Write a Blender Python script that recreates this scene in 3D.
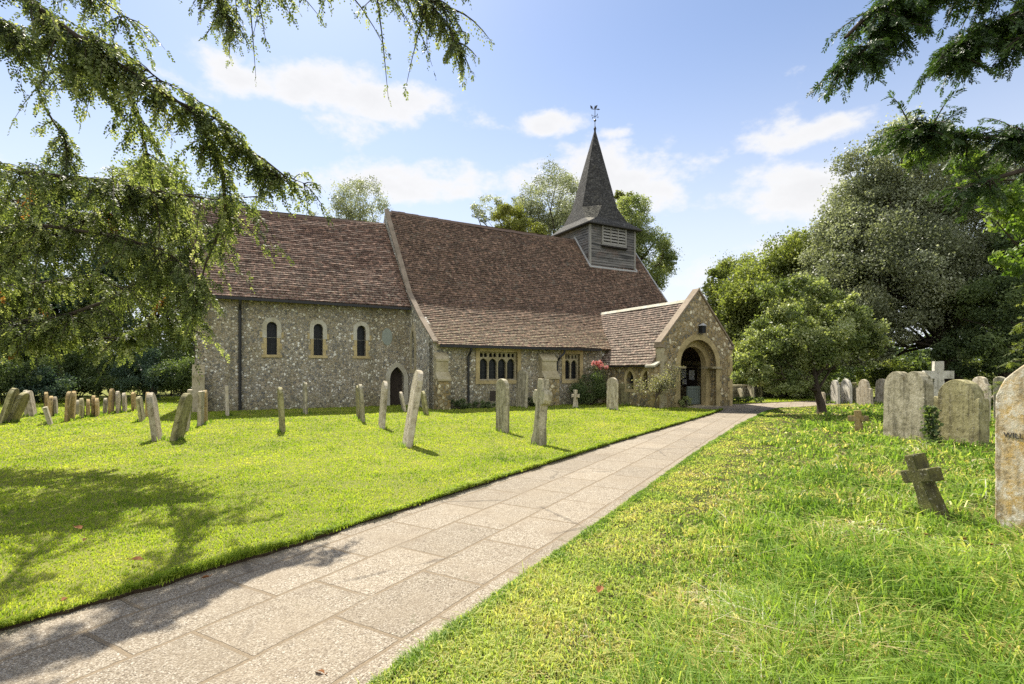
import bpy, bmesh, math, random
import numpy as np
from mathutils import Vector, Matrix
from mathutils.geometry import tessellate_polygon

for o in list(bpy.data.objects):
    bpy.data.objects.remove(o)
S = bpy.context.scene
COL = S.collection
R = math.radians

# ------------------------------------------------------------------ camera
F, HX, HY, EYE = 520.0, 512.0, 372.0, 1.6          # focal length and horizon measured in photo pixels
cam = bpy.data.cameras.new('camera'); cam_ob = bpy.data.objects.new('camera', cam); COL.objects.link(cam_ob)
cam.sensor_width = 36; cam.lens = 36*F/1024
cam.shift_y = (HY-342)/1024
cam.clip_end = 2000; cam.clip_start = .05
cam_ob.location = (0, 0, EYE); cam_ob.rotation_euler = (R(90), 0, 0)
S.camera = cam_ob

# ------------------------------------------------------------------ sky, sun, exposure
SUN_ELEV = 50.0
SUN_DIR2 = Vector((-.40, .917)).normalized()
SKY_STRENGTH, SUN_STRENGTH, EXPOSURE = .14, 5.0, 1.25
S.view_settings.view_transform = 'Standard'; S.view_settings.look = 'None'
S.view_settings.exposure = EXPOSURE; S.view_settings.gamma = 1
S.cycles.use_denoising = False
S.cycles.max_bounces = 8; S.cycles.diffuse_bounces = 3; S.cycles.glossy_bounces = 2
S.cycles.transmission_bounces = 4; S.cycles.transparent_max_bounces = 8
S.cycles.sample_clamp_indirect = 6


def px_dir(px, py):
    az = math.atan((px-HX)/F)
    el = math.atan((HY-py)/math.sqrt(F*F+(px-HX)**2))
    return az, el


world = bpy.data.worlds.new('World'); S.world = world; world.use_nodes = True
wn = world.node_tree; wn.nodes.clear()


def W(kind, **kw):
    n = wn.nodes.new(kind)
    for k, v in kw.items():
        setattr(n, k, v)
    return n


def wm(op, a, b=None, c=None, clamp=False):
    n = W('ShaderNodeMath', operation=op, use_clamp=clamp)
    for i, x in enumerate((a, b, c)):
        if x is None: continue
        if isinstance(x, (int, float)): n.inputs[i].default_value = x
        else: wn.links.new(x, n.inputs[i])
    return n.outputs[0]


sky = W('ShaderNodeTexSky', sky_type='NISHITA', sun_disc=False)
sky.sun_elevation = R(SUN_ELEV); sky.sun_rotation = math.atan2(SUN_DIR2.x, SUN_DIR2.y)
sky.air_density = 1.0; sky.dust_density = .5; sky.ozone_density = 1.5; sky.altitude = 60
tc = W('ShaderNodeTexCoord'); sep = W('ShaderNodeSeparateXYZ'); wn.links.new(tc.outputs['Generated'], sep.inputs[0])
az = wm('ARCTAN2', sep.outputs[0], sep.outputs[1]); el = wm('ARCSINE', sep.outputs[2])
blobs = [  # px, py, half-width, half-height, strength
    (345, 94, 110, 34, 1.12), (255, 82, 48, 22, .95), (345, 125, 52, 24, 1.0), (165, 70, 36, 18, .5), (130, 215, 120, 40, .9), (420, 184, 88, 26, 1.0),
    (588, 180, 92, 36, 1.15), (655, 192, 38, 18, .7), (535, 125, 60, 17, .9), (610, 133, 38, 9, .65), (812, 130, 62, 20, 1.1),
    (795, 190, 85, 30, 1.0), (905, 112, 34, 10, .5), (740, 262, 110, 34, .7), (1010, 150, 70, 30, .6), (40, 120, 50, 24, .55),
    (245, 132, 28, 10, .5), (700, 330, 260, 40, .8), (-260, 150, 200, 70, .9), (1350, 120, 220, 80, .9)]
acc = None
for px, py, rx, ry, st in blobs:
    a, e = px_dir(px, py)
    ra = abs(px_dir(px+rx, py)[0]-a); re = abs(px_dir(px, py-ry)[1]-e)
    dx = wm('DIVIDE', wm('SUBTRACT', az, a), ra); dy = wm('DIVIDE', wm('SUBTRACT', el, e), re)
    d2 = wm('ADD', wm('MULTIPLY', dx, dx), wm('MULTIPLY', dy, dy))
    g = wm('MULTIPLY', wm('EXPONENT', wm('MULTIPLY', d2, -.75)), st)
    acc = g if acc is None else wm('MAXIMUM', acc, g)
# added unseen cloud bank behind the camera, a soft fill for the church walls
dx = wm('DIVIDE', wm('SUBTRACT', wm('ABSOLUTE', az), math.pi), 1.5); dy = wm('DIVIDE', wm('SUBTRACT', el, .75), .75)
acc = wm('MAXIMUM', acc, wm('MULTIPLY', wm('EXPONENT', wm('MULTIPLY', wm('ADD', wm('MULTIPLY', dx, dx), wm('MULTIPLY', dy, dy)), -1.0)), 1.2))
noi = W('ShaderNodeTexNoise'); noi.inputs['Scale'].default_value = 8.0; noi.inputs['Detail'].default_value = 8; noi.inputs['Roughness'].default_value = .6
mp = W('ShaderNodeMapping'); mp.inputs['Scale'].default_value = (1, 1, 1.7)
wn.links.new(tc.outputs['Generated'], mp.inputs[0]); wn.links.new(mp.outputs[0], noi.inputs['Vector'])
nz = wm('MULTIPLY', wm('SUBTRACT', noi.outputs[0], .5), 2.5)
den = wm('ADD', acc, nz)
mr = W('ShaderNodeMapRange', interpolation_type='SMOOTHSTEP'); wn.links.new(den, mr.inputs[0])
mr.inputs[1].default_value = .42; mr.inputs[2].default_value = .92
thick = W('ShaderNodeMapRange', interpolation_type='SMOOTHSTEP'); wn.links.new(den, thick.inputs[0])
thick.inputs[1].default_value = .6; thick.inputs[2].default_value = 1.5; thick.inputs[3].default_value = 1.0; thick.inputs[4].default_value = .9
# thin hazy veil that thickens to the horizon
veil = W('ShaderNodeMapRange', interpolation_type='SMOOTHSTEP'); wn.links.new(el, veil.inputs[0])
veil.inputs[1].default_value = -.02; veil.inputs[2].default_value = .6; veil.inputs[3].default_value = .97; veil.inputs[4].default_value = 0.10
mixv = W('ShaderNodeMix', data_type='RGBA'); wn.links.new(veil.outputs[0], mixv.inputs[0])
bright = W('ShaderNodeMix', data_type='RGBA', blend_type='MULTIPLY'); bright.inputs[0].default_value = 1
wn.links.new(sky.outputs[0], bright.inputs[6]); bright.inputs[7].default_value = (.43, .455, .50, 1)
wn.links.new(bright.outputs[2], mixv.inputs[6]); mixv.inputs[7].default_value = (2.95, 3.1, 3.35, 1)
cloudc = W('ShaderNodeMix', data_type='RGBA', blend_type='MULTIPLY'); cloudc.inputs[0].default_value = 1
cloudc.inputs[6].default_value = (3.0, 2.98, 2.98, 1); wn.links.new(thick.outputs[0], cloudc.inputs[7])
back = W('ShaderNodeMapRange', interpolation_type='SMOOTHSTEP'); wn.links.new(wm('ABSOLUTE', az), back.inputs[0])
back.inputs[1].default_value = 1.3; back.inputs[2].default_value = 2.2; back.inputs[3].default_value = 1.0; back.inputs[4].default_value = 1.9  # clouds behind the camera are brightened to strengthen the added fill
cb_ = W('ShaderNodeVectorMath', operation='SCALE'); wn.links.new(cloudc.outputs[2], cb_.inputs[0]); wn.links.new(back.outputs[0], cb_.inputs['Scale'])
mixc = W('ShaderNodeMix', data_type='RGBA'); wn.links.new(wm('MULTIPLY', mr.outputs[0], .93), mixc.inputs[0])
wn.links.new(mixv.outputs[2], mixc.inputs[6]); wn.links.new(cb_.outputs[0], mixc.inputs[7])
bg = W('ShaderNodeBackground'); bg.inputs[1].default_value = SKY_STRENGTH; wn.links.new(mixc.outputs[2], bg.inputs[0])
wo = W('ShaderNodeOutputWorld'); wn.links.new(bg.outputs[0], wo.inputs[0])

sun = bpy.data.lights.new('sun', 'SUN'); sun_ob = bpy.data.objects.new('sun', sun); COL.objects.link(sun_ob)
sun.energy = SUN_STRENGTH; sun.angle = R(.5); sun.color = (1, .94, .82)
to_sun = Vector((SUN_DIR2.x*math.cos(R(SUN_ELEV)), SUN_DIR2.y*math.cos(R(SUN_ELEV)), math.sin(R(SUN_ELEV))))
sun_ob.rotation_euler = to_sun.to_track_quat('Z', 'Y').to_euler(); sun_ob.location = (-20, 40, 50)

# ------------------------------------------------------------------ material helpers


class NM:
    def __init__(s, name):
        s.m = bpy.data.materials.new(name); s.m.use_nodes = True; s.t = s.m.node_tree; s.t.nodes.clear()
        s.out = s.n('ShaderNodeOutputMaterial')

    def n(s, kind, **kw):
        x = s.t.nodes.new(kind)
        for k, v in kw.items(): setattr(x, k, v)
        return x

    def put(s, v, sock):
        if v is None: return
        if isinstance(v, (int, float)): sock.default_value = v
        elif isinstance(v, tuple): sock.default_value = v if len(v) != 3 or sock.type == 'VECTOR' else (*v, 1)
        else: s.t.links.new(v, sock)

    def math(s, op, a, b=None, c=None, clamp=False):
        x = s.n('ShaderNodeMath', operation=op, use_clamp=clamp)
        for i, v in enumerate((a, b, c)): s.put(v, x.inputs[i])
        return x.outputs[0]

    def obj(s): return s.n('ShaderNodeTexCoord').outputs['Object']
    def geo(s): return s.n('ShaderNodeNewGeometry').outputs['Position']
    def uv(s): return s.n('ShaderNodeTexCoord').outputs['UV']
    def rnd(s): return s.n('ShaderNodeObjectInfo').outputs['Random']
    def attr(s, name): return s.n('ShaderNodeAttribute', attribute_name=name).outputs['Fac']

    def scale(s, v, sc, rot=(0, 0, 0)):
        x = s.n('ShaderNodeMapping'); s.put(v, x.inputs[0]); x.inputs['Scale'].default_value = sc; x.inputs['Rotation'].default_value = rot
        return x.outputs[0]

    def shift(s, v, f):
        x = s.n('ShaderNodeVectorMath', operation='ADD'); s.put(v, x.inputs[0])
        c = s.n('ShaderNodeCombineXYZ')
        for i in range(3): s.put(s.math('MULTIPLY', f, 37.0+11*i), c.inputs[i])
        s.t.links.new(c.outputs[0], x.inputs[1]); return x.outputs[0]

    def noise(s, v, sc, det=4, rough=.55, dist=0, col=False):
        x = s.n('ShaderNodeTexNoise'); s.put(v, x.inputs['Vector'])
        x.inputs['Scale'].default_value = sc; x.inputs['Detail'].default_value = det; x.inputs['Roughness'].default_value = rough
        x.inputs['Distortion'].default_value = dist
        return x.outputs['Color' if col else 'Fac']

    def voro(s, v, sc, feature='F1', rand=1.0):
        x = s.n('ShaderNodeTexVoronoi', feature=feature); s.put(v, x.inputs['Vector']); x.inputs['Scale'].default_value = sc
        x.inputs['Randomness'].default_value = rand
        return x

    def ramp(s, f, stops, interp='LINEAR'):
        x = s.n('ShaderNodeValToRGB'); s.put(f, x.inputs[0]); cr = x.color_ramp; cr.interpolation = interp
        while len(cr.elements) < len(stops): cr.elements.new(.5)
        for e, (p, c) in zip(cr.elements, stops):
            e.position = p; e.color = (c, c, c, 1) if isinstance(c, (int, float)) else (*c, 1)
        return x.outputs[0]

    def mr(s, f, a, b, c=0., d=1., smooth=True):
        x = s.n('ShaderNodeMapRange', interpolation_type='SMOOTHSTEP' if smooth else 'LINEAR'); s.put(f, x.inputs[0])
        for i, v in enumerate((a, b, c, d)): x.inputs[i+1].default_value = v
        return x.outputs[0]

    def mix(s, f, a, b, mode='MIX'):
        x = s.n('ShaderNodeMix', data_type='RGBA', blend_type=mode); s.put(f, x.inputs[0]); s.put(a, x.inputs[6]); s.put(b, x.inputs[7])
        return x.outputs[2]

    def bump(s, h, strength=.5, dist=.02):
        x = s.n('ShaderNodeBump'); s.put(h, x.inputs['Height']); x.inputs['Strength'].default_value = strength; x.inputs['Distance'].default_value = dist
        return x.outputs[0]

    def bsdf(s, col, rough=.85, normal=None, spec=.3, metal=0, **kw):
        x = s.n('ShaderNodeBsdfPrincipled'); s.put(col, x.inputs['Base Color']); s.put(rough, x.inputs['Roughness'])
        x.inputs['Specular IOR Level'].default_value = spec; x.inputs['Metallic'].default_value = metal
        s.put(normal, x.inputs['Normal'])
        return x.outputs[0]

    def done(s, sh, disp=None):
        s.t.links.new(sh, s.out.inputs[0]); return s.m

    def leaf(s, col, tcol, trans=.4, rough=.5, spec=.35):
        b = s.bsdf(col, rough, None, spec)
        t = s.n('ShaderNodeBsdfTranslucent'); s.put(tcol, t.inputs[0])
        x = s.n('ShaderNodeMixShader'); x.inputs[0].default_value = trans
        s.t.links.new(b, x.inputs[1]); s.t.links.new(t.outputs[0], x.inputs[2])
        return s.done(x.outputs[0])


M = {}


def plain(name, col, rough=.7, spec=.3, metal=0, var=.25, sc=6.0, bump=.2):
    m = NM(name); v = m.geo()
    n = m.noise(v, sc, 5)
    c = m.mix(n, tuple(x*(1-var) for x in col), tuple(x*(1+var) for x in col))
    return m.done(m.bsdf(c, rough, m.bump(n, bump, .01), spec, metal))


def flint_mat(name, mortar, tint=(1, 1, 1), sc=9.5, light=1.0):
    m = NM(name); v = m.geo()
    warp = m.n('ShaderNodeVectorMath', operation='ADD')
    nn = m.n('ShaderNodeVectorMath', operation='SCALE'); m.put(m.noise(v, 5, 3, col=True), nn.inputs[0]); nn.inputs['Scale'].default_value = .10
    m.put(v, warp.inputs[0]); m.put(nn.outputs[0], warp.inputs[1])
    wv = warp.outputs[0]
    vo = m.voro(wv, sc); ed = m.voro(wv, sc, 'DISTANCE_TO_EDGE')
    sp = m.n('ShaderNodeSeparateColor'); m.put(vo.outputs['Color'], sp.inputs[0])
    L = light
    st = m.ramp(sp.outputs[0], [(0, (.042*L, .043*L, .045*L)), (.22, (.10*L, .096*L, .088*L)), (.42, (.20*L, .185*L, .15*L)), (.6, (.30*L, .26*L, .19*L)),
                                (.78, (.16*L, .12*L, .075*L)), (.88, (.44*L, .42*L, .36*L)), (1, (.60*L, .59*L, .54*L))])
    st = m.mix(m.mr(m.noise(v, 30, 3), .35, .75, 0, .5), st, tuple(.42*L*x for x in (1, .95, .85)))
    big = m.noise(v, .55, 4)
    mo = m.mix(m.noise(v, 14, 4), mortar, tuple(x*.55 for x in mortar))
    mask = m.mr(ed.outputs['Distance'], .04, .13)
    c = m.mix(mask, mo, st)
    c = m.mix(m.mr(big, .42, .68, 0, .45), c, m.mix(1.0, c, (.72, .66, .45), 'MULTIPLY'))
    st_ = m.noise(m.scale(v, (2.2, 2.2, .18)), 1, 5, .6)
    c = m.mix(m.mr(st_, .5, .7, 0, .5), c, m.mix(1.0, c, (.6, .6, .5), 'MULTIPLY'))
    zz = m.n('ShaderNodeSeparateXYZ'); m.put(v, zz.inputs[0])
    damp = m.mr(m.math('ADD', zz.outputs[2], m.math('MULTIPLY', m.noise(v, 1.5, 3), 1.1)), .35, 1.5, .55, 0)
    c = m.mix(damp, c, m.mix(1.0, c, (.55, .58, .42), 'MULTIPLY'))
    c = m.mix(1.0, c, tint, 'MULTIPLY')
    h = m.math('MULTIPLY', mask, m.math('ADD', .6, m.math('MULTIPLY', sp.outputs[1], .6)))
    return m.done(m.bsdf(c, m.mr(sp.outputs[2], 0, 1, .45, .9), m.bump(h, .9, .03), .4))


M['flint'] = flint_mat('flint_wall', (.40, .34, .22), sc=10.5, light=1.3)
M['flint_pale'] = flint_mat('flint_pale', (.44, .41, .34), sc=9, light=1.7)
M['flint_porch'] = flint_mat('flint_porch', (.40, .32, .18), tint=(1, .93, .76), sc=6.0, light=1.25)


def ashlar_mat(name, a, b, lichen=.4):
    m = NM(name); v = m.geo()
    n1 = m.noise(v, 1.7, 6, .6); n2 = m.noise(v, 13, 5, .65); n3 = m.noise(v, 45, 3)
    c = m.mix(m.mr(n1, .35, .68), a, b)
    c = m.mix(m.mr(n2, .5, .72, 0, lichen), c, (.09, .085, .055))
    c = m.mix(m.mr(n3, .58, .75, 0, .4), c, (.55, .52, .42))
    return m.done(m.bsdf(c, .9, m.bump(m.math('ADD', n2, m.math('MULTIPLY', n3, .5)), .5, .015), .2))


M['ashlar'] = ashlar_mat('dressed_stone', (.42, .37, .25), (.29, .245, .14), .6)
M['ashlar_ochre'] = ashlar_mat('ochre_stone', (.46, .37, .19), (.30, .235, .115), .55)
M['ashlar_pale'] = ashlar_mat('pale_dressed_stone', (.47, .45, .38), (.36, .33, .24), .3)
M['coping'] = ashlar_mat('coping_stone', (.28, .22, .16), (.19, .15, .105), .65)


def tile_mat(name, base, alt, lichen_amt, lich_col=(.38, .34, .20)):
    m = NM(name); uv = m.uv()
    wob = m.n('ShaderNodeVectorMath', operation='ADD'); m.put(uv, wob.inputs[0])
    sc = m.n('ShaderNodeVectorMath', operation='SCALE'); m.put(m.noise(uv, 1.6, 3, col=True), sc.inputs[0]); sc.inputs['Scale'].default_value = .09
    m.put(sc.outputs[0], wob.inputs[1])
    br = m.n('ShaderNodeTexBrick'); br.offset = .5; m.put(wob.outputs[0], br.inputs['Vector'])
    br.inputs['Scale'].default_value = 1; br.inputs['Brick Width'].default_value = .21; br.inputs['Row Height'].default_value = .13
    br.inputs['Mortar Size'].default_value = .012; br.inputs['Mortar Smooth'].default_value = .3; br.inputs['Bias'].default_value = -.1
    br.inputs['Color1'].default_value = (*base, 1); br.inputs['Color2'].default_value = (*alt, 1)
    br.inputs['Mortar'].default_value = tuple(x*.25 for x in base)+(1,)
    c = br.outputs['Color']
    n1 = m.noise(uv, .7, 6, .62); n2 = m.noise(uv, 4.0, 5, .75); n3 = m.noise(uv, 7.5, 3, .75)
    c = m.mix(m.mr(n1, .38, .62, 0, .8), c, m.mix(1, c, (.52, .5, .5), 'MULTIPLY'))
    c = m.mix(m.mr(n2, .48, .66, 0, .85), c, tuple(x*2.1 for x in base))
    c = m.mix(m.mr(n3, .49, .36, 0, .9), c, tuple(x*.28 for x in base))
    # lichen grows thickest on the low courses, where the roof stays wet
    sep = m.n('ShaderNodeSeparateXYZ'); m.put(uv, sep.inputs[0])
    low = m.mr(sep.outputs[1], 0, 4.6, 1.0, .25)
    lm = m.math('MULTIPLY', m.math('MULTIPLY', m.mr(m.noise(uv, 9, 6, .75), .49, .62), low), lichen_amt)
    c = m.mix(lm, c, lich_col)
    lm2 = m.math('MULTIPLY', m.mr(m.noise(uv, 2.2, 5, .7), .55, .7), lichen_amt*.45)
    c = m.mix(lm2, c, (.26, .245, .19))
    h = m.math('ADD', m.math('MULTIPLY', br.outputs['Fac'], -.7), m.math('MULTIPLY', n3, 1.2))
    return m.done(m.bsdf(c, .9, m.bump(h, .8, .03), .2))


M['roof'] = tile_mat('clay_roof_tiles', (.205, .128, .088), (.080, .055, .043), 1.0)
M['roof_chancel'] = tile_mat('clay_roof_tiles_dark', (.215, .13, .092), (.084, .056, .045), .7, (.34, .29, .21))
M['roof_porch'] = tile_mat('clay_roof_tiles_porch', (.18, .125, .095), (.085, .062, .051), .7, (.42, .38, .27))
M['shingle_pale'] = tile_mat('pale_lit_shingles', (.17, .155, .125), (.11, .10, .085), .8, (.30, .28, .20))  # lichened shingles, base paled to paint in the brighter light on the flatter broaches
M['shingle'] = tile_mat('spire_shingles', (.060, .058, .055), (.040, .040, .040), .35, (.17, .16, .12))
m = NM('weatherboard'); v = m.geo(); n = m.noise(m.scale(v, (.5, .5, 7.5)), 1, 5, .7); n2 = m.noise(v, 1.3, 4)
c = m.mix(m.mr(n, .35, .65), (.05, .05, .048), (.20, .19, .175)); c = m.mix(m.mr(n2, .5, .7, 0, .5), c, (.17, .12, .095))
M['board'] = m.done(m.bsdf(c, .8, m.bump(n, .5, .02), .25))
M['board_pale'] = plain('pale_painted_timber', (.25, .24, .21), .7, .3, 0, .3, 8)
M['lead'] = plain('lead_flashing', (.38, .38, .37), .6, .4, 0, .2, 5)
M['iron'] = plain('black_iron', (.016, .016, .017), .5, .4, 0, .3, 8)
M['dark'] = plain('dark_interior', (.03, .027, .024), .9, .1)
M['door'] = plain('old_oak_door', (.045, .035, .028), .8, .2, 0, .4, 9)
M['green_paint'] = plain('green_painted_gate', (.12, .145, .125), .55, .4, 0, .15, 4)
M['paper'] = plain('white_paper', (.78, .78, .75), .7, .2, 0, .04, 9, 0)
M['plaster'] = plain('plaster', (.42, .38, .29), .9, .1, 0, .2, 3)
m = NM('window_glass'); n = m.noise(m.geo(), 5, 3)
M['glass'] = m.done(m.bsdf(m.mix(n, (.006, .007, .008), (.018, .02, .022)), .3, m.bump(n, .3, .02), .25))
m = NM('lead_cames'); M['cames'] = m.done(m.bsdf((.05, .05, .05), .6))


def stone_mat(name, a, b, lichen, dark, l_amt=.5):
    m = NM(name); v = m.shift(m.obj(), m.rnd())
    n1 = m.noise(v, 4.5, 6, .7); n2 = m.noise(v, 8, 7, .8); n3 = m.noise(v, 26, 4, .8)
    st = m.noise(m.scale(v, (9, 9, .8)), 1, 4)
    c = m.mix(m.mr(n1, .36, .66), a, b)
    c = m.mix(m.mr(st, .46, .64, 0, .7), c, dark)
    c = m.mix(m.mr(n2, .5, .64, 0, l_amt), c, lichen)
    c = m.mix(m.mr(n2, .47, .37, 0, .75), c, dark)
    c = m.mix(m.mr(n3, .56, .7, 0, .55), c, (.6, .58, .5))
    rv = m.math('ADD', .8, m.math('MULTIPLY', m.rnd(), .4)); cc = m.n('ShaderNodeCombineXYZ')
    for i in range(3): m.put(rv, cc.inputs[i])
    c = m.mix(1, c, cc.outputs[0], 'MULTIPLY')
    return m.done(m.bsdf(c, .92, m.bump(m.math('ADD', n2, m.math('MULTIPLY', n3, .6)), .7, .015), .15))


M['st_grey'] = stone_mat('weathered_grey_stone', (.40, .36, .25), (.27, .24, .15), (.58, .53, .40), (.10, .09, .055))
M['st_pale'] = stone_mat('pale_limestone', (.50, .44, .33), (.38, .32, .22), (.68, .63, .53), (.15, .125, .08))
M['st_olive'] = stone_mat('mossy_olive_stone', (.32, .29, .145), (.21, .19, .09), (.46, .42, .25), (.075, .065, .035))
M['st_ochre'] = stone_mat('ochre_lichened_stone', (.42, .30, .12), (.31, .22, .095), (.54, .46, .27), (.11, .085, .045))
M['st_will'] = stone_mat('orange_lichened_pale_stone', (.62, .55, .42), (.56, .36, .10), (.80, .76, .66), (.20, .15, .08), .8)
M['st_dark'] = stone_mat('dark_mossy_stone', (.095, .092, .034), (.055, .052, .022), (.17, .165, .05), (.045, .042, .025), .5)
M['white_marble'] = stone_mat('white_marble', (.58, .55, .48), (.46, .43, .35), (.66, .63, .57), (.25, .23, .18), .4)
M['letter'] = plain('cut_letters', (.05, .045, .04), .8)

# grass and ground
m = NM('lawn_soil'); v = m.geo()
n1 = m.noise(v, .5, 5, .6); n2 = m.noise(v, 30, 4, .7); n3 = m.noise(v, 140, 2, .7)
c = m.mix(m.mr(n1, .35, .65), (.20, .22, .04), (.13, .165, .03))
c = m.mix(m.mr(n2, .35, .7), c, (.22, .21, .07))
c = m.mix(m.mr(n3, .5, .36, 0, .5), c, (.04, .055, .012))
m2 = NM('rough_lawn_soil'); v2 = m2.geo(); a1 = m2.noise(v2, 2.5, 5, .65); a2 = m2.noise(v2, 45, 4, .7)
c2 = m2.mix(m2.mr(a1, .35, .65), (.045, .055, .014), (.09, .075, .03)); c2 = m2.mix(m2.mr(a2, .45, .65), c2, (.03, .032, .012))
M['lawn_rough'] = m2.done(m2.bsdf(c2, .95, m2.bump(a2, .8, .04), .08))
M['lawn'] = m.done(m.bsdf(c, .95, m.bump(m.math('ADD', n2, n3), .6, .03), .08))
m = NM('rough_ground'); v = m.geo(); n1 = m.noise(v, .3, 5); n2 = m.noise(v, 12, 5)
c = m.mix(n1, (.05, .07, .016), (.10, .11, .03)); c = m.mix(m.mr(n2, .5, .7, 0, .6), c, (.04, .03, .018))
M['ground'] = m.done(m.bsdf(c, .95, m.bump(n2, .5, .05), .1))
m = NM('soil'); n2 = m.noise(m.geo(), 25, 5); M['soil'] = m.done(m.bsdf(m.mix(n2, (.022, .015, .009), (.07, .05, .03)), .95, m.bump(n2, .8, .03), .1))


def grass_blade_mat(name, stops):
    m = NM(name); a = m.attr('tint')
    big = m.noise(m.geo(), .9, 3)
    f = m.math('ADD', m.math('MULTIPLY', a, .75), m.math('MULTIPLY', m.math('SUBTRACT', big, .37), .9))
    c = m.ramp(f, stops)
    return m.leaf(c, m.mix(1, c, (1.5, 1.5, .8), 'MULTIPLY'), .48, .6, .2)


M['grass_lawn'] = grass_blade_mat('lawn_grass', [(0, (.07, .13, .014)), (.3, (.185, .27, .026)), (.65, (.30, .365, .042)), (1, (.46, .45, .12))])
M['grass_long'] = grass_blade_mat('long_grass', [(0, (.05, .10, .014)), (.3, (.12, .215, .03)), (.6, (.26, .355, .065)), (.8, (.44, .45, .14)), (.9, (.46, .37, .15)), (1, (.66, .65, .54))])


def leaf_mat(name, stops, trans=.4, rough=.5, spec=.35, warm=(1.35, 1.4, .6)):
    m = NM(name); c = m.ramp(m.attr('tint'), stops)
    return m.leaf(c, m.mix(1, c, warm, 'MULTIPLY'), trans, rough, spec)


M['yew'] = leaf_mat('yew_needles', [(0, (.018, .028, .010)), (.32, (.08, .108, .032)), (.62, (.20, .24, .085)), (.93, (.44, .45, .25)), (.96, (.26, .12, .04)), (1, (.30, .13, .04))], .42, .55, .3, (1.5, 1.5, .75))
M['yew_dark'] = leaf_mat('dark_yew_needles', [(0, (0.0192, 0.0384, 0.0144)), (.6, (0.056, 0.0992, 0.0288)), (1, (0.136, 0.208, 0.056))], .32, .5, .35)
M['leaf_silver'] = leaf_mat('silvery_leaves', [(0, (.06, .07, .04)), (.4, (.19, .21, .12)), (.75, (.34, .36, .235)), (1, (.56, .57, .45))], .36, .5, .35, (1.3, 1.35, .8))
M['leaf_green'] = leaf_mat('green_leaves', [(0, (.05, .07, .018)), (.45, (.16, .195, .055)), (.8, (.28, .31, .10)), (1, (.40, .40, .20))], .45, .55, .3)
M['leaf_mid'] = leaf_mat('mid_green_leaves', [(0, (.04, .065, .022)), (.4, (.16, .20, .065)), (.75, (.31, .345, .15)), (1, (.52, .53, .33))], .42, .5, .4)
M['leaf_dark'] = leaf_mat('dark_leaves', [(0, (.03, .05, .02)), (.5, (.085, .12, .045)), (1, (.20, .25, .095))], .38, .55, .3)
M['leaf_blue'] = leaf_mat('blue_green_leaves', [(0, (0.0224, 0.042, 0.0308)), (.5, (0.063, 0.105, 0.0728)), (1, (0.154, 0.21, 0.133))], .35, .55, .3)
M['leaf_yellow'] = leaf_mat('yellow_green_leaves', [(0, (.07, .085, .022)), (.5, (.20, .22, .06)), (1, (.34, .34, .12))], .45, .55, .3)
M['leaf_bright'] = leaf_mat('bright_green_leaves', [(0, (.06, .11, .02)), (.5, (.13, .20, .04)), (1, (.26, .32, .09))], .5, .5, .3)
M['leaf_rose'] = leaf_mat('rose_leaves', [(0, (.08, .09, .045)), (.5, (.2, .2, .11)), (1, (.45, .41, .31))], .38, .5, .4)
M['leaf_fallen'] = plain('fallen_leaf_brown', (.20, .085, .03), .8, .2, 0, .4, 20)
M['petal'] = leaf_mat('rose_petals', [(0, (.52, .15, .14)), (.6, (.60, .25, .23)), (1, (.68, .40, .36))], .35, .6, .2, (1.1, .9, .8))
m = NM('bark'); v = m.geo(); n = m.noise(m.scale(v, (6, 6, 1.2)), 2.5, 6, .65)
M['bark'] = m.done(m.bsdf(m.mix(n, (.022, .017, .012), (.10, .08, .06)), .95, m.bump(n, .8, .04), .1))
m = NM('twig'); M['twig'] = m.done(m.bsdf((.05, .036, .024), .9, None, .15))

# path: exposed aggregate slabs with tan joints
m = NM('aggregate_path'); uv = m.uv(); v = m.geo()
wob = m.n('ShaderNodeVectorMath', operation='ADD'); m.put(uv, wob.inputs[0])
s_ = m.n('ShaderNodeVectorMath', operation='SCALE'); m.put(m.noise(uv, 3, 3, col=True), s_.inputs[0]); s_.inputs['Scale'].default_value = .03
m.put(s_.outputs[0], wob.inputs[1])
br = m.n('ShaderNodeTexBrick'); br.offset = .37; br.squash = 1.0; m.put(wob.outputs[0], br.inputs['Vector'])
br.inputs['Scale'].default_value = 1; br.inputs['Brick Width'].default_value = .92; br.inputs['Row Height'].default_value = .60
br.inputs['Mortar Size'].default_value = .016; br.inputs['Mortar Smooth'].default_value = .25; br.inputs['Bias'].default_value = 0
br.inputs['Color1'].default_value = (.87, .855, .83, 1); br.inputs['Color2'].default_value = (1.07, 1.055, 1.03, 1); br.inputs['Mortar'].default_value = (1, 1, 1, 1)
vo = m.voro(v, 105); sp = m.n('ShaderNodeSeparateColor'); m.put(vo.outputs['Color'], sp.inputs[0])
peb = m.ramp(sp.outputs[0], [(0, (.10, .082, .062)), (.25, (.235, .20, .15)), (.6, (.325, .285, .22)), (.88, (.40, .36, .295)), (1, (.53, .49, .42))])
peb = m.mix(m.mr(vo.outputs['Distance'], .35, .75, 0, .6), peb, (.15, .115, .08))
blot = m.noise(v, 1.1, 6, .65)
peb = m.mix(m.mr(blot, .42, .66, 0, .5), peb, (.27, .225, .165))
peb = m.mix(m.mr(m.noise(v, 4.5, 5, .7), .52, .7, 0, .35), peb, (.14, .105, .075))
peb = m.mix(1, peb, br.outputs['Color'], 'MULTIPLY')
joint = m.mix(m.noise(v, 40, 4), (.24, .185, .12), (.13, .10, .065))
jm = m.math('MULTIPLY', br.outputs['Fac'], m.mr(m.noise(uv, 1.7, 4), .30, .45, .55, 1.0))
joint_edge_dark = m.mr(m.math('ABSOLUTE', m.math('SUBTRACT', br.outputs['Fac'], .25)), .0, .3, .95, 0)  # darker line along both edges of each joint
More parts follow.
